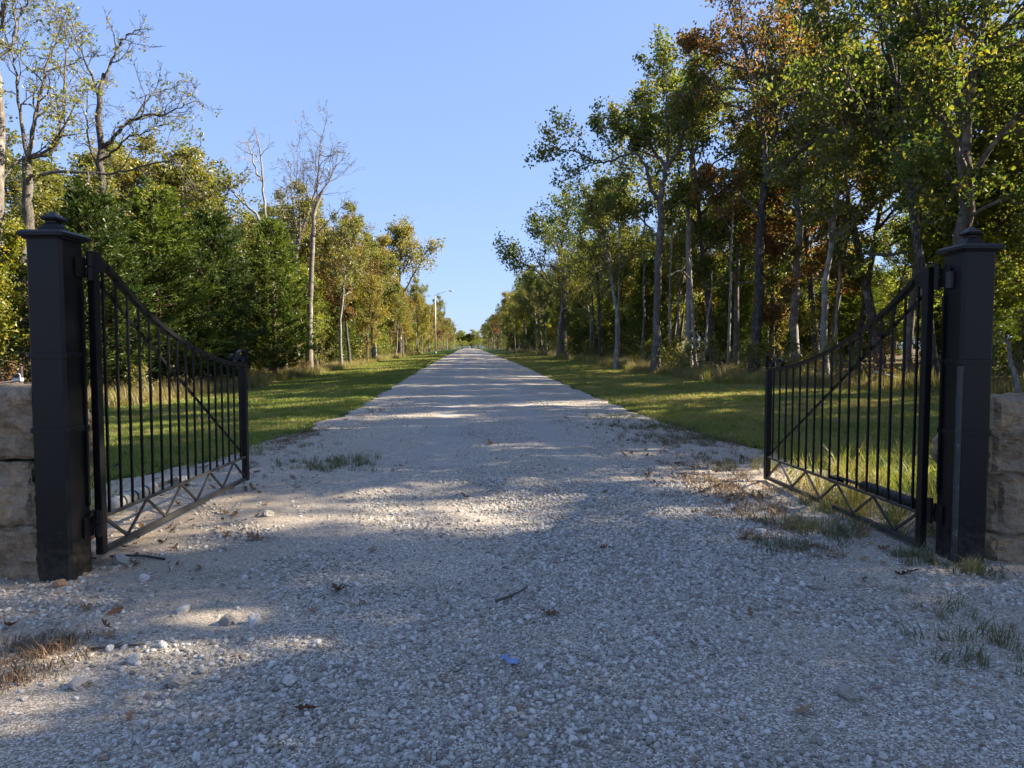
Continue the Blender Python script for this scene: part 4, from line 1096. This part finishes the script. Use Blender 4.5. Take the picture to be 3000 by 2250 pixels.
def zone(side, y, dp):
    w = 'left' if side < 0 else 'right'
    d = 'at the front of the %s woods' % w if dp < 5 else 'deep in the %s woods' % w
    if y < 16: return d + ' beside the stone wall'
    if y < 36: return d + ' behind the gate leaf'
    if y < 75: return d + ' along mid road'
    return d + ' near the road end'
def zplant(key, x, y, side, h, wide=None, leaf=None, rz=None):
    nm, lab = KIND[key]
    if leaf: lab = {'olive': 'olive leaved ', 'oak': 'green leaved ', 'gold': 'golden leaved ', 'rust': 'rust leaved ', 'lime': 'yellow green '}[leaf] + lab.split()[-1]
    e = float(np.interp(y, *((LW_Y, LW_S) if side < 0 else (RW_Y, RW_S))))
    lb = lab + ' ' + zone(side, y, abs(x + ROAD_SLOPE * y - e))
    cat = 'shrub' if nm == 'shrub' else 'tree'
    plant(key, x, y, h, rz, lb, cat, 'each ' + lb, nm, leaf, wide)

LAB14 = ['pale trunked oak cut off by the left picture edge', 'slim olive oak between the two bare trunks above the left gate post', 'yellowing pale trunked oak straight behind the broad cedar nearest the left post', 'slim yellowing oak showing between the first two cedars', 'pale trunked oak behind the feathery cedar', 'golden topped oak left of the tallest cedar', 'low pale trunked oak hidden behind the tallest cedar', 'olive leaved oak under the crooked dead snag', 'young yellow green tree filling the gap left of the sunlit cedar', 'young olive leaved tree between the feathery cedar and the tallest cedar', 'young yellow green tree under the tallest bare tree', 'young olive leaved tree right beside the left gate post finial', 'slim oak behind the sunlit yellowish green cedar', 'pale trunked oak just left of the slender bare tree']
for (px, D, key, h, lf), lab14 in zip([(-30, 30, 'oak_d', .8, None), (110, 33, 'oak_c', .78, None), (185, 36, 'oak_d', .80, None), (255, 41, 'oak_c', 1.02, None), (330, 38, 'oak_d', .9, None), (400, 43, 'oak_c', .98, 'gold'), (455, 40, 'oak_d', .86, None), (520, 47, 'oak_a', .88, 'olive'), (535, 40, 'lime_a', .95, None), (410, 34, 'lime_a', 1.0, 'olive'), (640, 48, 'lime_a', .9, None), (150, 28, 'lime_a', .9, 'olive'), (560, 55, 'oak_c', .9, None), (610, 60, 'oak_d', .9, None)], LAB14):
    taken.append((ix(px, D), D))
    plant(key, ix(px, D), D, h, label=lab14, group='trees mixed in with the left cedars', leaf=lf, name='young_tree' if key == 'lime_a' else 'oak_tree', wide=h * 1.15)
LAB7 = ['full green oak between the rusty oak and the big near oak', 'green oak directly behind the rusty orange oak', 'dense green oak in front of the big near oak trunk', 'slim oak just right of the big near oak trunk', 'broad oak between the thin leaning pole and the dark barked oak', 'green oak behind the tall oak with the long limb', 'slim shorter oak under the long limb of the tall oak', 'tall green oak filling the space left of the dark barked oak', 'second rust coloured oak standing right behind the rusty orange oak', 'tall green oak left of the big near oak trunk']
for (px, D, key, h), lab7 in zip([(1850, 36, 'oak_b', .95), (1790, 44, 'oak_a', 1.0), (1960, 27, 'oak_a', .9), (2120, 25, 'oak_c', .95), (1560, 46, 'oak_b', .95), (1450, 52, 'oak_a', .8), (1345, 56, 'oak_c', .8), (1545, 41, 'oak_b', 1.08), (1765, 38, 'rust_a', 1.2), (1905, 30.5, 'oak_b', 1.05)], LAB7):
    taken.append((ix(px, D), D))
    plant(key, ix(px, D), D, h, label=lab7, group='leafy oaks behind the large right trunks')
for x, y, key in [(10.5, 2.6, 'oak_c'), (12.5, 2.4, 'oak_a'), (16, 3.0, 'oak_b'), (15, 14.0, 'oak_b'), (19.5, 3.6, 'oak_a'), (22, 2.0, 'oak_b'), (20.5, 14.5, 'oak_a'), (25, 4.5, 'oak_b'), (26, 14, 'oak_a'), (11.5, -1, 'oak_a'), (17, -1.5, 'oak_b'), (22.5, -2, 'oak_a'), (11.5, 11.5, 'gold_a')]:
    taken.append((x, y))
    plant(key, x, y, 1.05, label='green oak beside the right stone wall at the picture edge', group='oaks right of the entrance')
rt = random.Random(5)
def pick(w):
    t = rt.random() * sum(w.values())
    for k, v in w.items():
        t -= v
        if t <= 0: return k
    return k
# canopy trees
for side in (-1, 1):
    WY, WS = (LW_Y, LW_S) if side < 0 else (RW_Y, RW_S)
    for row in range(6):
        y = 7.0 if side > 0 else 15.0
        while y < 330:
            step = (4.1 if y < 40 else 3.3) * (1 + .12 * row) * (1 + y / 160)
            y += step * rt.uniform(.75, 1.3)
            e = float(np.interp(y, WY, WS))
            off = .8 + row * 5.0 + rt.uniform(-1.4, 1.4)
            if row > 3 and (y > 110 or side > 0): continue
            if row > 5 and y > 70: continue
            s = e + side * off; x = s - ROAD_SLOPE * y
            if abs(x) > .95 * y + 24: continue
            if side < 0 and y < 48 and row < 2: continue        # cedars and the bare oaks stand here
            if side > 0 and row == 0 and 22 < y < 38: continue
            if not free(x, y, 2.3): continue
            if side < 0: w = {'oak_a': 2, 'oak_c': 4, 'oak_d': 3, 'gold_a': 3.2, 'rust_a': 1.6 if y > 45 else .3, 'bare_a': .7, 'bare_b': .4}
            elif row < 2: w = {'oak_a': 2, 'oak_b': 2, 'oak_c': 2, 'oak_d': 5, 'gold_a': .4, 'rust_a': .8}
            else: w = {'oak_a': 4, 'oak_b': 4, 'oak_c': 3, 'oak_d': 2, 'gold_a': .8, 'rust_a': 1.0 if y < 45 else .5}
            key = pick(w)
            h = rt.uniform(.82, 1.08) * (.9 if side < 0 else .98) * (.92 if row == 0 else 1 if row < 3 else .8) * (.86 if side > 0 and y > 37 else 1)
            zplant(key, x, y, side, h, wide=h * rt.uniform(.85, 1.1), leaf=('oak' if key == 'oak_c' and side > 0 and rt.random() < .5 else None))
# understorey: young trees, saplings, low cedars, shrubs
for side in (-1, 1):
    WY, WS = (LW_Y, LW_S) if side < 0 else (RW_Y, RW_S)
    for i in range(300):
        y = 8 + 150 * rt.random() ** 1.5
        e = float(np.interp(y, WY, WS)); s = e + side * (1.5 + 15 * rt.random() ** 1.4); x = s - ROAD_SLOPE * y
        if abs(x) > .85 * y + 6 or not free(x, y, 1.1): continue
        if side < 0 and y < 46 and x > -17.5: continue
        if side > 0 and 17 < y < 48 and s - e < 7: continue
        w = {'lime_a': 3, 'sapling_a': 3, 'sapling_b': 2, 'cedar_c': 2.2, 'cedar_d': 2.2, 'gold_a': .8} if side > 0 else {'lime_a': 3, 'sapling_a': 1.5, 'sapling_b': 2.5, 'cedar_c': 2.0, 'cedar_d': 1.4, 'gold_a': 2}
        zplant(pick(w), x, y, side, rt.uniform(.7, 1.15))
    for i in range(120):
        y = 9 + 100 * rt.random() ** 1.6
        e = float(np.interp(y, WY, WS)); s = e + side * (.6 + 5 * rt.random() ** 1.5); x = s - ROAD_SLOPE * y
        if abs(x) > .82 * y + 3 or not free(x, y, .6): continue
        zplant(pick({'shrub_a': 3, 'shrub_b': 2, 'shrub_c': 1.5}), x, y, side, rt.uniform(.6, 1.2))
# low thick growth deeper in, which closes the view between the trunks
for side in (-1, 1):
    WY, WS = (LW_Y, LW_S) if side < 0 else (RW_Y, RW_S)
    y = 9.0
    while y < 230:
        for q in range(3):
            yy = y + rt.uniform(-2, 2)
            s = float(np.interp(yy, WY, WS)) + side * (19 + q * 5.5 + rt.uniform(-2, 2)) * (1 if yy < 90 else .6); x = s - ROAD_SLOPE * yy
            if abs(x) > .9 * yy + 22 or not free(x, yy, 1.6): continue
            zplant(pick({'lime_a': 3, 'cedar_a': 2, 'cedar_b': 1, 'gold_a': 1.2}), x, yy, side, rt.uniform(.7, 1.0), wide=rt.uniform(1.0, 1.5))
        y += 3.4 * (1 + y / 120)
# far end of the road: a belt of scrubby trees closing the view
for i in range(34):
    X = -58 + i * 1.8 + rt.uniform(-1, 1); Y = 455 + (i % 2) * 14 + rt.uniform(-4, 8)
    plant(['lime_a', 'oak_c', 'gold_a'][i % 3], X, Y, rt.uniform(.9, 1.25) * (.6 if i % 3 == 1 else 1.0), None, 'hazy low green tree in the belt closing the far end of the road', 'tree', 'trees closing the far end of the road', 'distant_tree', 'lime' if i % 2 == 0 else 'olive', wide=2.0)

for i in range(40):
    X = -56 + i * 1.6 + rt.uniform(-.5, .5); Y = 440 + rt.uniform(-6, 10)
    plant(['shrub_a', 'shrub_b'][i % 2], X, Y, rt.uniform(2.6, 4.2), None, 'low pale green bush in the belt closing the far end of the road', 'shrub', 'bushes closing the far end of the road', 'distant_bush', 'lime' if i % 3 else 'olive', wide=rt.uniform(3.2, 4.4))
for side in (-1, 1):
    WY, WS = (LW_Y, LW_S) if side < 0 else (RW_Y, RW_S)
    y = 62.0
    while y < 420:
        s_ = float(np.interp(y, WY, WS)) + side * rt.uniform(1.0, 5.5)
        k = 1.2 + y / 150
        plant(pick({'shrub_a': 2, 'shrub_b': 2, 'shrub_c': 1}), s_ - ROAD_SLOPE * y, y, k * rt.uniform(.8, 1.2), None, 'leafy bush at the foot of the far %s tree line' % ('left' if side < 0 else 'right'), 'shrub', 'bushes under the far %s trees' % ('left' if side < 0 else 'right'), 'roadside_bush', rt.choice(['lime', 'olive', 'gold', 'oak']), wide=k * rt.uniform(1.1, 1.6))
        y += 2.2 + y / 45
# ------------------------------------------------------------------ gate posts
def gate_post(label, cx, cy, zb, bands, ztop, sx, conduit):
    root = empty('gate_post', (cx, cy, 0)); tag(root, label, 'gate post', 'gate posts either side of the entrance')
    h = .12
    b = MB(); b.prism((0, 0), [(zb, h, h, .02), (ztop, h, h, .02)]); b.build('shaft', M['black'], root)
    for z in bands:
        b = MB(); b.prism((0, 0), [(z - .018, h + .011, h + .011, .022), (z + .014, h + .011, h + .011, .022), (z + .018, h + .006, h + .006, .022)]); b.build('band', M['black'], root)
    b = MB(); b.prism((0, 0), [(ztop + .001, .128, .128, .01), (ztop + .014, .140, .140, .01), (ztop + .018, .156, .156, .012), (ztop + .040, .156, .156, .012), (ztop + .056, .138, .138, .012), (ztop + .060, .10, .10, .01)])
    b.build('cap', M['black'], root)
    z = ztop + .058
    b = MB(); b.prism((0, 0), [(z, .068, .068, .003), (z + .016, .068, .068, .003), (z + .018, .061, .061, .003), (z + .032, .058, .058, .003), (z + .034, .051, .051, .003), (z + .050, .047, .047, .003), (z + .060, .036, .036, .003), (z + .074, .036, .036, .003), (z + .078, .05, .05, .003), (z + .090, .056, .056, .003), (z + .098, .053, .053, .003), (z + .142, .003, .003, .001)])
    b.build('finial', M['black'], root)
    # two barrel hinges on the road side, near the back
    for zz, hh in ((ztop - .155, .19), (.36, .19)):
        hb = MB(); hx = sx * (h + .003)
        hb.box(min(hx, hx + sx * .014), max(hx, hx + sx * .014), .01, .115, zz - hh * .42, zz + hh * .32)
        o = hb.build('hinge', M['black'], root, bevel=.003)
        kb = MB(); kb.tube([(sx * (h + .036), .128, zz - hh / 2), (sx * (h + .036), .128, zz - .004)], .023, 14); kb.tube([(sx * (h + .036), .128, zz + .002), (sx * (h + .036), .128, zz + hh / 2)], .023, 14)
        kb.build('knuckle', M['black'], o, smooth=False)
    # backing flat bar along the hinge side
    b = MB(); b.box(min(sx * (h + .004), sx * (h + .020)), max(sx * (h + .004), sx * (h + .020)), .062, .082, .5, ztop - .3); b.build('backing_strip', M['black'], root)
    if conduit:
        c = MB(); c.tube([(sx * (h + .006), -h - .008, zb + .02), (sx * (h + .006), -h - .008, 1.44)], .019, 12); c.tube([(sx * (h + .006), -h - .008, 1.44), (sx * (h + .006), -h - .008, 1.475)], .021, 12)
        c.build('conduit', M['worn'], root)
        s = MB(); s.box(min(sx * (h + .002), sx * (h + .03)), max(sx * (h + .002), sx * (h + .03)), -.02, .035, ztop - .25, ztop - .13); s.build('sensor', M['worn'], root, bevel=.004)
    return root
gate_post('black steel gate post on the left with a stepped pyramid finial', -3.095, 4.66, -.06, (1.555, 1.05), 2.325, 1, False)
gate_post('black steel gate post on the right with a worn conduit up its corner', 3.365, 5.06, -.25, (1.505, .985), 2.295, -1, True)

# ------------------------------------------------------------------ gate leaves
PROF = [(0.05, 2.289), (.23, 2.195), (.357, 2.113), (.51, 2.023), (.696, 1.928), (.873, 1.85), (1.112, 1.755), (1.374, 1.677), (1.661, 1.599), (1.977, 1.528), (2.326, 1.472), (2.62, 1.446), (2.845, 1.438)]
pu = np.array([p[0] for p in PROF]); pz = np.array([p[1] for p in PROF])
def gate_leaf(label, hinge, tip, zoff, sg, body_mat, body_label):
    d = Vector(tip) - Vector(hinge); rz = math.atan2(d.y, d.x)
    root = empty('gate_leaf', (hinge[0], hinge[1], zoff), rz); tag(root, label, 'gate', 'gate leaves swung open along the drive')
    K = M['black']; Lg = 2.845
    zb, zr = .14, .385
    b = MB(); b.box(0.008, .07, -.026, .026, zb - .022, 2.285); b.build('hinge_stile', K, root, bevel=.004)
    b = MB(); b.box(Lg - .065, Lg, -.03, .03, zb - .025, 1.405); b.box(Lg - .013, Lg - .001, -.028, .028, 1.442, 1.585); b.build('end_stile', K, root, bevel=.003)
    # curved top rail with its gusset
    us = np.linspace(.20, Lg + .004, 40); t = np.array([np.interp(u, pu, pz) for u in us])
    for _ in range(4): t[1:-1] = (t[:-2] + t[2:] + 2 * t[1:-1]) / 4
    b = MB(); b.sweep([(u, 0, z - .016) for u, z in zip(us, t)], .05, .034); o = b.build('top_rail', K, root)
    b = MB()
    P = [(.069, 2.287), (.088, 2.285), (.215, 2.205), (.25, 2.172), (.20, 2.158), (.069, 2.135)]
    V = [(x, y, z) for y in (-.012, .012) for x, z in P]; n = len(P)
    b.add(V, [tuple(range(n)), tuple(range(2 * n - 1, n - 1, -1))] + [(i, (i + 1) % n, n + (i + 1) % n, n + i) for i in range(n)])
    b.build('gusset', K, root)
    b = MB(); b.bar((.071, 0, zr), (Lg - .066, 0, zr), .032, .022); b.build('middle_rail', M['dustysunlit'], root, bevel=.003)
    b = MB(); b.bar((.071, 0, zb), (Lg - .066, 0, zb), .042, .040); b.build('bottom_rail', M['dustysunlit'], root, bevel=.005)
    # zigzag truss between the two lower rails
    nd = 9; xs = np.linspace(.075, Lg - .07, nd + 1)
    for i in range(nd):
        za, zc = (zr - .014, zb + .026) if i % 2 == 0 else (zb + .026, zr - .014)
        b = MB(); b.bar((xs[i] + .006, 0, za), (xs[i + 1] - .006, 0, zc), .016, .019); b.build('truss_brace', M['dustysunlit'], root)
    # pickets share one unit mesh, scaled to length
    me = None
    for i in range(17):
        u = .15 + .158 * i; zt = float(np.interp(u, us, t)) - .034; z0 = zr + .0135
        if u < .2: zt = 2.148
        if me is None:
            pb = MB(); pb.box(-.008, .008, -.008, .008, 0, 1); po = pb.build('picket', K, root); me = po.data
        else: po = link(bpy.data.objects.new('picket', me), root)
        po.location = (u, 0, z0); po.scale = (1, 1, zt - z0)
    b = MB(); b.bar((.072, sg * .014, 2.10), (Lg - .064, sg * .014, zr + .03), .010, .026); b.build('diagonal_brace', K, root)
    S = [(-.33, .075), (-.305, .094), (-.34, .106), (-.378, .084), (-.372, .04), (-.325, .014), (-.272, .03), (-.222, .088), (-.17, .13), (-.10, .145), (-.045, .125), (-.022, .08), (-.046, .03), (-.10, .016), (-.145, .044), (-.125, .078), (-.092, .062)]
    SP = []
    for i in range(len(S) - 1):
        a = S[max(i - 1, 0)]; p = S[i]; q = S[i + 1]; e = S[min(i + 2, len(S) - 1)]
        for tt_ in (0, .25, .5, .75):
            f = lambda k: .5 * (2 * p[k] + (q[k] - a[k]) * tt_ + (2 * a[k] - 5 * p[k] + 4 * q[k] - e[k]) * tt_ ** 2 + (3 * p[k] - a[k] - 3 * q[k] + e[k]) * tt_ ** 3)
            SP.append((Lg - .006 + f(0), 0, 1.436 + f(1)))
    b = MB(); b.sweep(SP, .036, .006); b.build('scroll', K, root)
    # gate opener arm on the side away from the drive
    oy = sg * .14
    op_ = empty('opener_arm', (0, 0, 0)); op_.parent = root
    op_['label'] = body_label
    b = MB(); zc = zr - .005
    b.tube([(.30, oy, zc), (.34, oy, zc), (.36, oy, zc), (1.02, oy, zc + .012), (1.06, oy, zc + .012), (1.09, oy, zc + .012)], [.045, .058, .060, .050, .046, .03], 18)
    b.build('motor_body', body_mat, op_, smooth=True)
    for u in (.52, .70, .88):
        b = MB(); b.tube([(u, oy, zc + .012 * (u - .36) / .66), (u + .022, oy, zc + .012 * (u - .34) / .66)], .0615 - .012 * (u - .36), 18); b.build('body_band', M['darkrubber'], op_)
    b = MB(); b.tube([(1.08, oy, zc + .013), (1.36, oy * .55, zc + .03)], .016, 10); b.build('push_rod', M['worn'], op_)
    b = MB(); b.box(1.34, 1.48, min(oy * .2, oy * .8), max(oy * .2, oy * .8), zr - .035, zr + .03); b.build('clamp', M['black'] if sg < 0 else M['greyplastic'], op_, bevel=.005)
    b = MB(); b.box(-.02, .33, oy - .012, oy + .012, zc - .03, zc + .03); b.build('rear_bracket', M['black'], op_, bevel=.003)
    return root
gate_leaf('black left gate leaf swung open beside the gravel with a grey opener arm', (-2.965, 4.83), (-3.005, 7.67), 0, 1, M['greyplastic'], 'grey opener arm behind the left leaf')
gate_leaf('black right gate leaf swung open beside the lawn with a black opener arm', (3.19, 5.22), (3.02, 8.08), -.065, -1, M['black'], 'black opener arm behind the right leaf')

# ------------------------------------------------------------------ stone walls
def block_mesh(seed, sx, sy, sz):
    bm = bmesh.new(); bmesh.ops.create_cube(bm, size=1)
    bmesh.ops.subdivide_edges(bm, edges=bm.edges[:], cuts=22, use_grid_fill=True)
    o = Vector((seed * 3.7, seed * 5.1, seed * 2.3))
    for v in bm.verts:
        p = Vector((v.co.x * sx, v.co.y * sy, v.co.z * sz))
        n = Vector((abs(v.co.x) > .499 and math.copysign(1, v.co.x) or 0, abs(v.co.y) > .499 and math.copysign(1, v.co.y) or 0, abs(v.co.z) > .499 and math.copysign(1, v.co.z) or 0))
        k = n.length_squared
        cell = mnoise.cell_vector(p * 4.5 + o * 2) if False else None
        d = .11 * mnoise.noise(p * 2.6 + o) + .09 * abs(mnoise.noise(p * 5.5 + o)) + .03 * mnoise.noise(p * 12 + o) + .014 * mnoise.noise(p * 27 + o)
        st = .02 * round(3 * mnoise.noise(p * 2.1 + o * 1.7)) / 1.5
        if n.length > 0:
            n.normalize()
            f = .25 if abs(n.z) > .9 else 1.0
            p += n * f * (d + st) - n * (.035 * (k - 1))
        v.co = p
    me = bpy.data.meshes.new('stone'); bm.to_mesh(me); bm.free(); me.materials.append(M['block'])
    return me
def stone_wall(label, stones):
    x, y = stones[0][0], stones[0][1]
    root = empty('stone_wall', (x, y, 0)); tag(root, label, 'stone wall', 'rough stone walls flanking the gate')
    for i, (cx, cy, cz, sx, sy, sz, rz) in enumerate(stones):
        o = link(bpy.data.objects.new('stone', block_mesh(i + int(abs(x) * 10), sx, sy, sz)), root)
        o.location = (cx - x, cy - y, cz); o.rotation_euler = (0, 0, rz)
        m = o.data
        for p in m.polygons: p.use_smooth = False
    return root
stone_wall('left wall of three courses of big rough quarry blocks against the gate post', [
    (-3.62, 4.86, .17, .84, .62, .43, .02), (-3.66, 4.88, .615, .86, .60, .44, -.03), (-3.60, 4.90, 1.085, .80, .60, .47, .02),
    (-4.55, 4.92, .2, .95, .62, .46, .0), (-4.60, 4.94, .68, .95, .6, .47, .03), (-4.50, 4.96, 1.12, .9, .6, .40, -.02)])
stone_wall('right wall of stacked rough quarry blocks with its top block overhanging', [
    (3.98, 5.42, -.02, .84, .86, .42, .03), (4.12, 5.42, .425, .86, .60, .46, -.02), (4.03, 5.40, .945, .90, .62, .56, .03),
    (4.95, 5.48, .1, .95, .62, .5, .0), (5.05, 5.48, .62, .95, .6, .5, .03), (4.95, 5.48, 1.08, .9, .6, .40, -.02)])

# ------------------------------------------------------------------ street lamps
def lamp(x, y, label, H=10.0):
    root = empty('street_lamp', (x, y, gz(x, y))); tag(root, label, 'street lamp', 'galvanised lamp posts along the left verge')
    b = MB(); b.tube([(0, 0, -.1), (0, 0, .25)], .17, 12); b.build('base', M['galv'], root)
    b = MB(); b.tube([(0, 0, .2), (0, 0, H * .5), (0, 0, H)], [.115, .09, .065], 12); b.build('pole', M['galv'], root, smooth=True)
    b = MB(); b.tube([(0, 0, H - .35), (.7, 0, H - .02), (1.5, 0, H + .28), (2.3, 0, H + .42)], [.045, .04, .036, .032], 8)
    b.tube([(0, 0, H - .02), (.6, 0, H + .05), (1.0, 0, H + .1)], .022, 6); b.build('arm', M['galv'], root, smooth=True)
    b = MB(); b.prism((2.62, 0), [(H + .36, .33, .11, .05), (H + .42, .36, .14, .06), (H + .48, .34, .13, .06), (H + .54, .2, .07, .04)]); h = b.build('lamp_head', M['lamphead'], root)
    b = MB(); b.prism((2.66, 0), [(H + .325, .2, .08, .04), (H + .358, .24, .10, .05)]); b.build('lens', M['palebox'], h)
    return root
lamp(ix(941, 115), 115, 'nearest and tallest looking grey street lamp left of the road')
lamp(ix(982, 345), 345, 'middle one of three far street lamps left of the road')
lamp(ix(984.5, 430), 430, 'farthest and smallest street lamp near the end of the road')

# ------------------------------------------------------------------ small things on the ground
ROCKS = [(-2.86, 4.93, .062, 'angular pale grey rock lying beside the left gate post hinge', 0),
         (-3.0, 4.44, .045, 'orange brown stone at the foot of the left gate post', 1),
         (-1.886, 3.32, .036, 'creamy white rock alone on the dirt at left front', 0),
         (-1.607, 3.80, .050, 'grey wedge rock heading the loose gravel heap left of centre', 0),
         (-1.45, 3.78, .045, 'pale broad rock right next to the grey wedge rock', 0),
         (-2.305, 6.33, .055, 'light rock on the gravel right of the left gate leaf', 0),
         (1.483, 2.965, .046, 'largest grey rock in the right front gravel', 0),
         (2.076, 5.66, .050, 'white stone at the tip of the weedy strip right of the gravel', 0),
         (3.40, 4.60, .042, 'flat white stone near the foot of the right stone wall', 0),
         (-2.007, 3.085, .045, 'bluish white flat rock in the left front corner', 0),
         (-1.546, 3.085, .048, 'pale rock just right of the bluish white one at left front', 0),
         (-1.034, 3.10, .040, 'brownish grey rock in the front gravel left of the blue wrapper', 0),
         (-2.484, 4.54, .042, 'pale pebble sized rock between gate post and gravel heap', 0),
         (-1.957, 3.98, .038, 'small grey rock left of the loose gravel heap', 0)]
for i, (x, y, r_, lab, br) in enumerate(ROCKS):
    o = link(bpy.data.objects.new('rock', rock_mesh('rock', 60 + i, 3, .68, smooth=False, amt=.5)))
    o.location = (x, y, road_z(x, y) + r_ * .38); o.scale = (r_,) * 3; o.rotation_euler = (0.2 * (i % 3 - 1), .15, i * 1.3)
    tag(o, lab, 'rock', 'loose rocks on the gravel')
    if br:
        o.material_slots[0].link = 'OBJECT'; o.material_slots[0].material = mat_plain('orange_stone', (.36, .2, .11), .85, 0, 8, .3)
LEAVES = [(.207, 3.88, .13, 'large curled brown oak leaf in the middle of the front gravel'),
          (-.358, 10.92, .24, 'dark dead leaf lying far out on the gravel past the gate'),
          (-.487, 7.04, .14, 'brown dead leaf on the gravel between the gate leaf tips'),
          (-1.118, 4.30, .13, 'dark crumpled leaf left of the stick on the gravel'),
          (-1.189, 3.96, .10, 'small orange leaf beside the loose gravel heap'),
          (-2.077, 5.48, .17, 'reddish brown leaf on the left gravel near the gate leaf'),
          (2.684, 4.63, .13, 'tan leaf on the gravel in front of the right gate post'),
          (.692, 5.18, .09, 'little brown leaf right of centre on the gravel'),
          (2.42, 5.05, .15, 'brown folded leaf at the end of the weedy strip'),
          (-2.72, 4.86, .12, 'rust red leaf beside the left gate post')]
for i, (x, y, L_, lab) in enumerate(LEAVES):
    o = link(bpy.data.objects.new('fallen_leaf', leaf_shape('fallen_leaf', 400 + i, L_, .9 + .2 * (i % 4))))
    o.location = (x, y, road_z(x, y) + .014); o.rotation_euler = (.35 * math.sin(i * 2.1), .3 * math.cos(i * 1.7), i * 1.9)
    tag(o, lab, 'leaf', 'fallen leaves on the gravel')
def stick(lab, pts, r0, r1):
    b = MB(); P = [(x, y, road_z(x, y) + z) for x, y, z in pts]
    b.tube(P, list(np.linspace(r0, r1, len(P))), 7)
    b.tube([P[1], (P[1][0] + .05, P[1][1] + .03, P[1][2] + .012)], [r1, r1 * .5], 5)
    o = b.build('stick', M['stick'], smooth=True); tag(o, lab, 'stick', 'dead sticks on the gravel')
stick('short thick dead stick on the gravel above the big brown leaf', [(-.10, 4.08, .014), (-.03, 4.13, .018), (.04, 4.2, .02), (.10, 4.30, .018)], .009, .005)
stick('thin dark stick lying on the dirt at left front', [(-2.18, 3.46, .01), (-2.09, 3.475, .013), (-1.98, 3.5, .011), (-1.93, 3.505, .01)], .007, .005)
# torn blue wrapper
bm = bmesh.new(); bmesh.ops.create_grid(bm, x_segments=9, y_segments=5, size=.5)
for v in bm.verts:
    a, b_ = v.co.x, v.co.y
    v.co = Vector((a * .10, b_ * (.04 + .02 * math.sin(a * 9)), .008 * mnoise.noise(Vector((a * 4, b_ * 4, 1))) + .012 * abs(a) ** 2))
me = bpy.data.meshes.new('wrapper'); bm.to_mesh(me); bm.free(); me.materials.append(M['blueplastic'])
o = link(bpy.data.objects.new('wrapper', me)); o.location = (-.009, 3.29, road_z(-.009, 3.29) + .016); o.rotation_euler = (.1, .05, -.75)
tag(o, 'small torn blue wrapper lying on the front gravel', 'litter')
# black cable coming out of the ground at the left post
b = MB(); b.tube([(x, y, road_z(x, y) + z) for x, y, z in ((-2.93, 4.90, .06), (-2.86, 5.0, .035), (-2.76, 5.04, .02), (-2.66, 5.02, .012), (-2.58, 5.0, .008))], .008, 7)
o = b.build('cable', M['darkrubber'], smooth=True); tag(o, 'short black cable lying on the ground under the left gate hinge', 'cable')
# pale box strapped to a thin trunk in the left woods
cx, cy = ix(38, 14), 14.0
root = empty('trail_camera', (cx, cy, gz(cx, cy))); tag(root, 'small pale blue box fixed to a post above the left stone wall', 'box')
b = MB(); b.tube([(0, .09, -.2), (0, .09, 1.5)], .035, 8); b.build('post', M['bark'], root)
b = MB(); b.box(-.085, .085, -.05, .05, 1.20, 1.27); b.build('housing', M['palebox'], root, bevel=.008)
b = MB(); b.box(-.06, .06, -.055, -.01, 1.272, 1.33); b.build('front_panel', M['darkrubber'], root, bevel=.004)
b = MB(); b.sweep([(.055, -.02, 1.27), (.06, -.02, 1.32), (.03, -.02, 1.36), (-.03, -.02, 1.36)], .02, .012); b.build('bracket', M['palebox'], root)
# fallen pale branch on the forest floor behind the right gate leaf
b = MB(); x0, y0 = ix(1915, 22), 22.0
P = [(x0 + a, y0 + .2 * a, gz(x0 + a, y0) + z) for a, z in ((-.4, .55), (0, .42), (.5, .30), (1.1, .22), (1.8, .08))]
b.tube(P, [.03, .035, .04, .045, .05], 7); b.tube([P[1], (P[1][0] - .2, P[1][1] - .1, P[1][2] + .35)], [.02, .01], 5)
o = b.build('fallen_branch', M['deadwood'], smooth=True); tag(o, 'pale fallen branch low in the right woods seen through the gate leaf', 'branch')
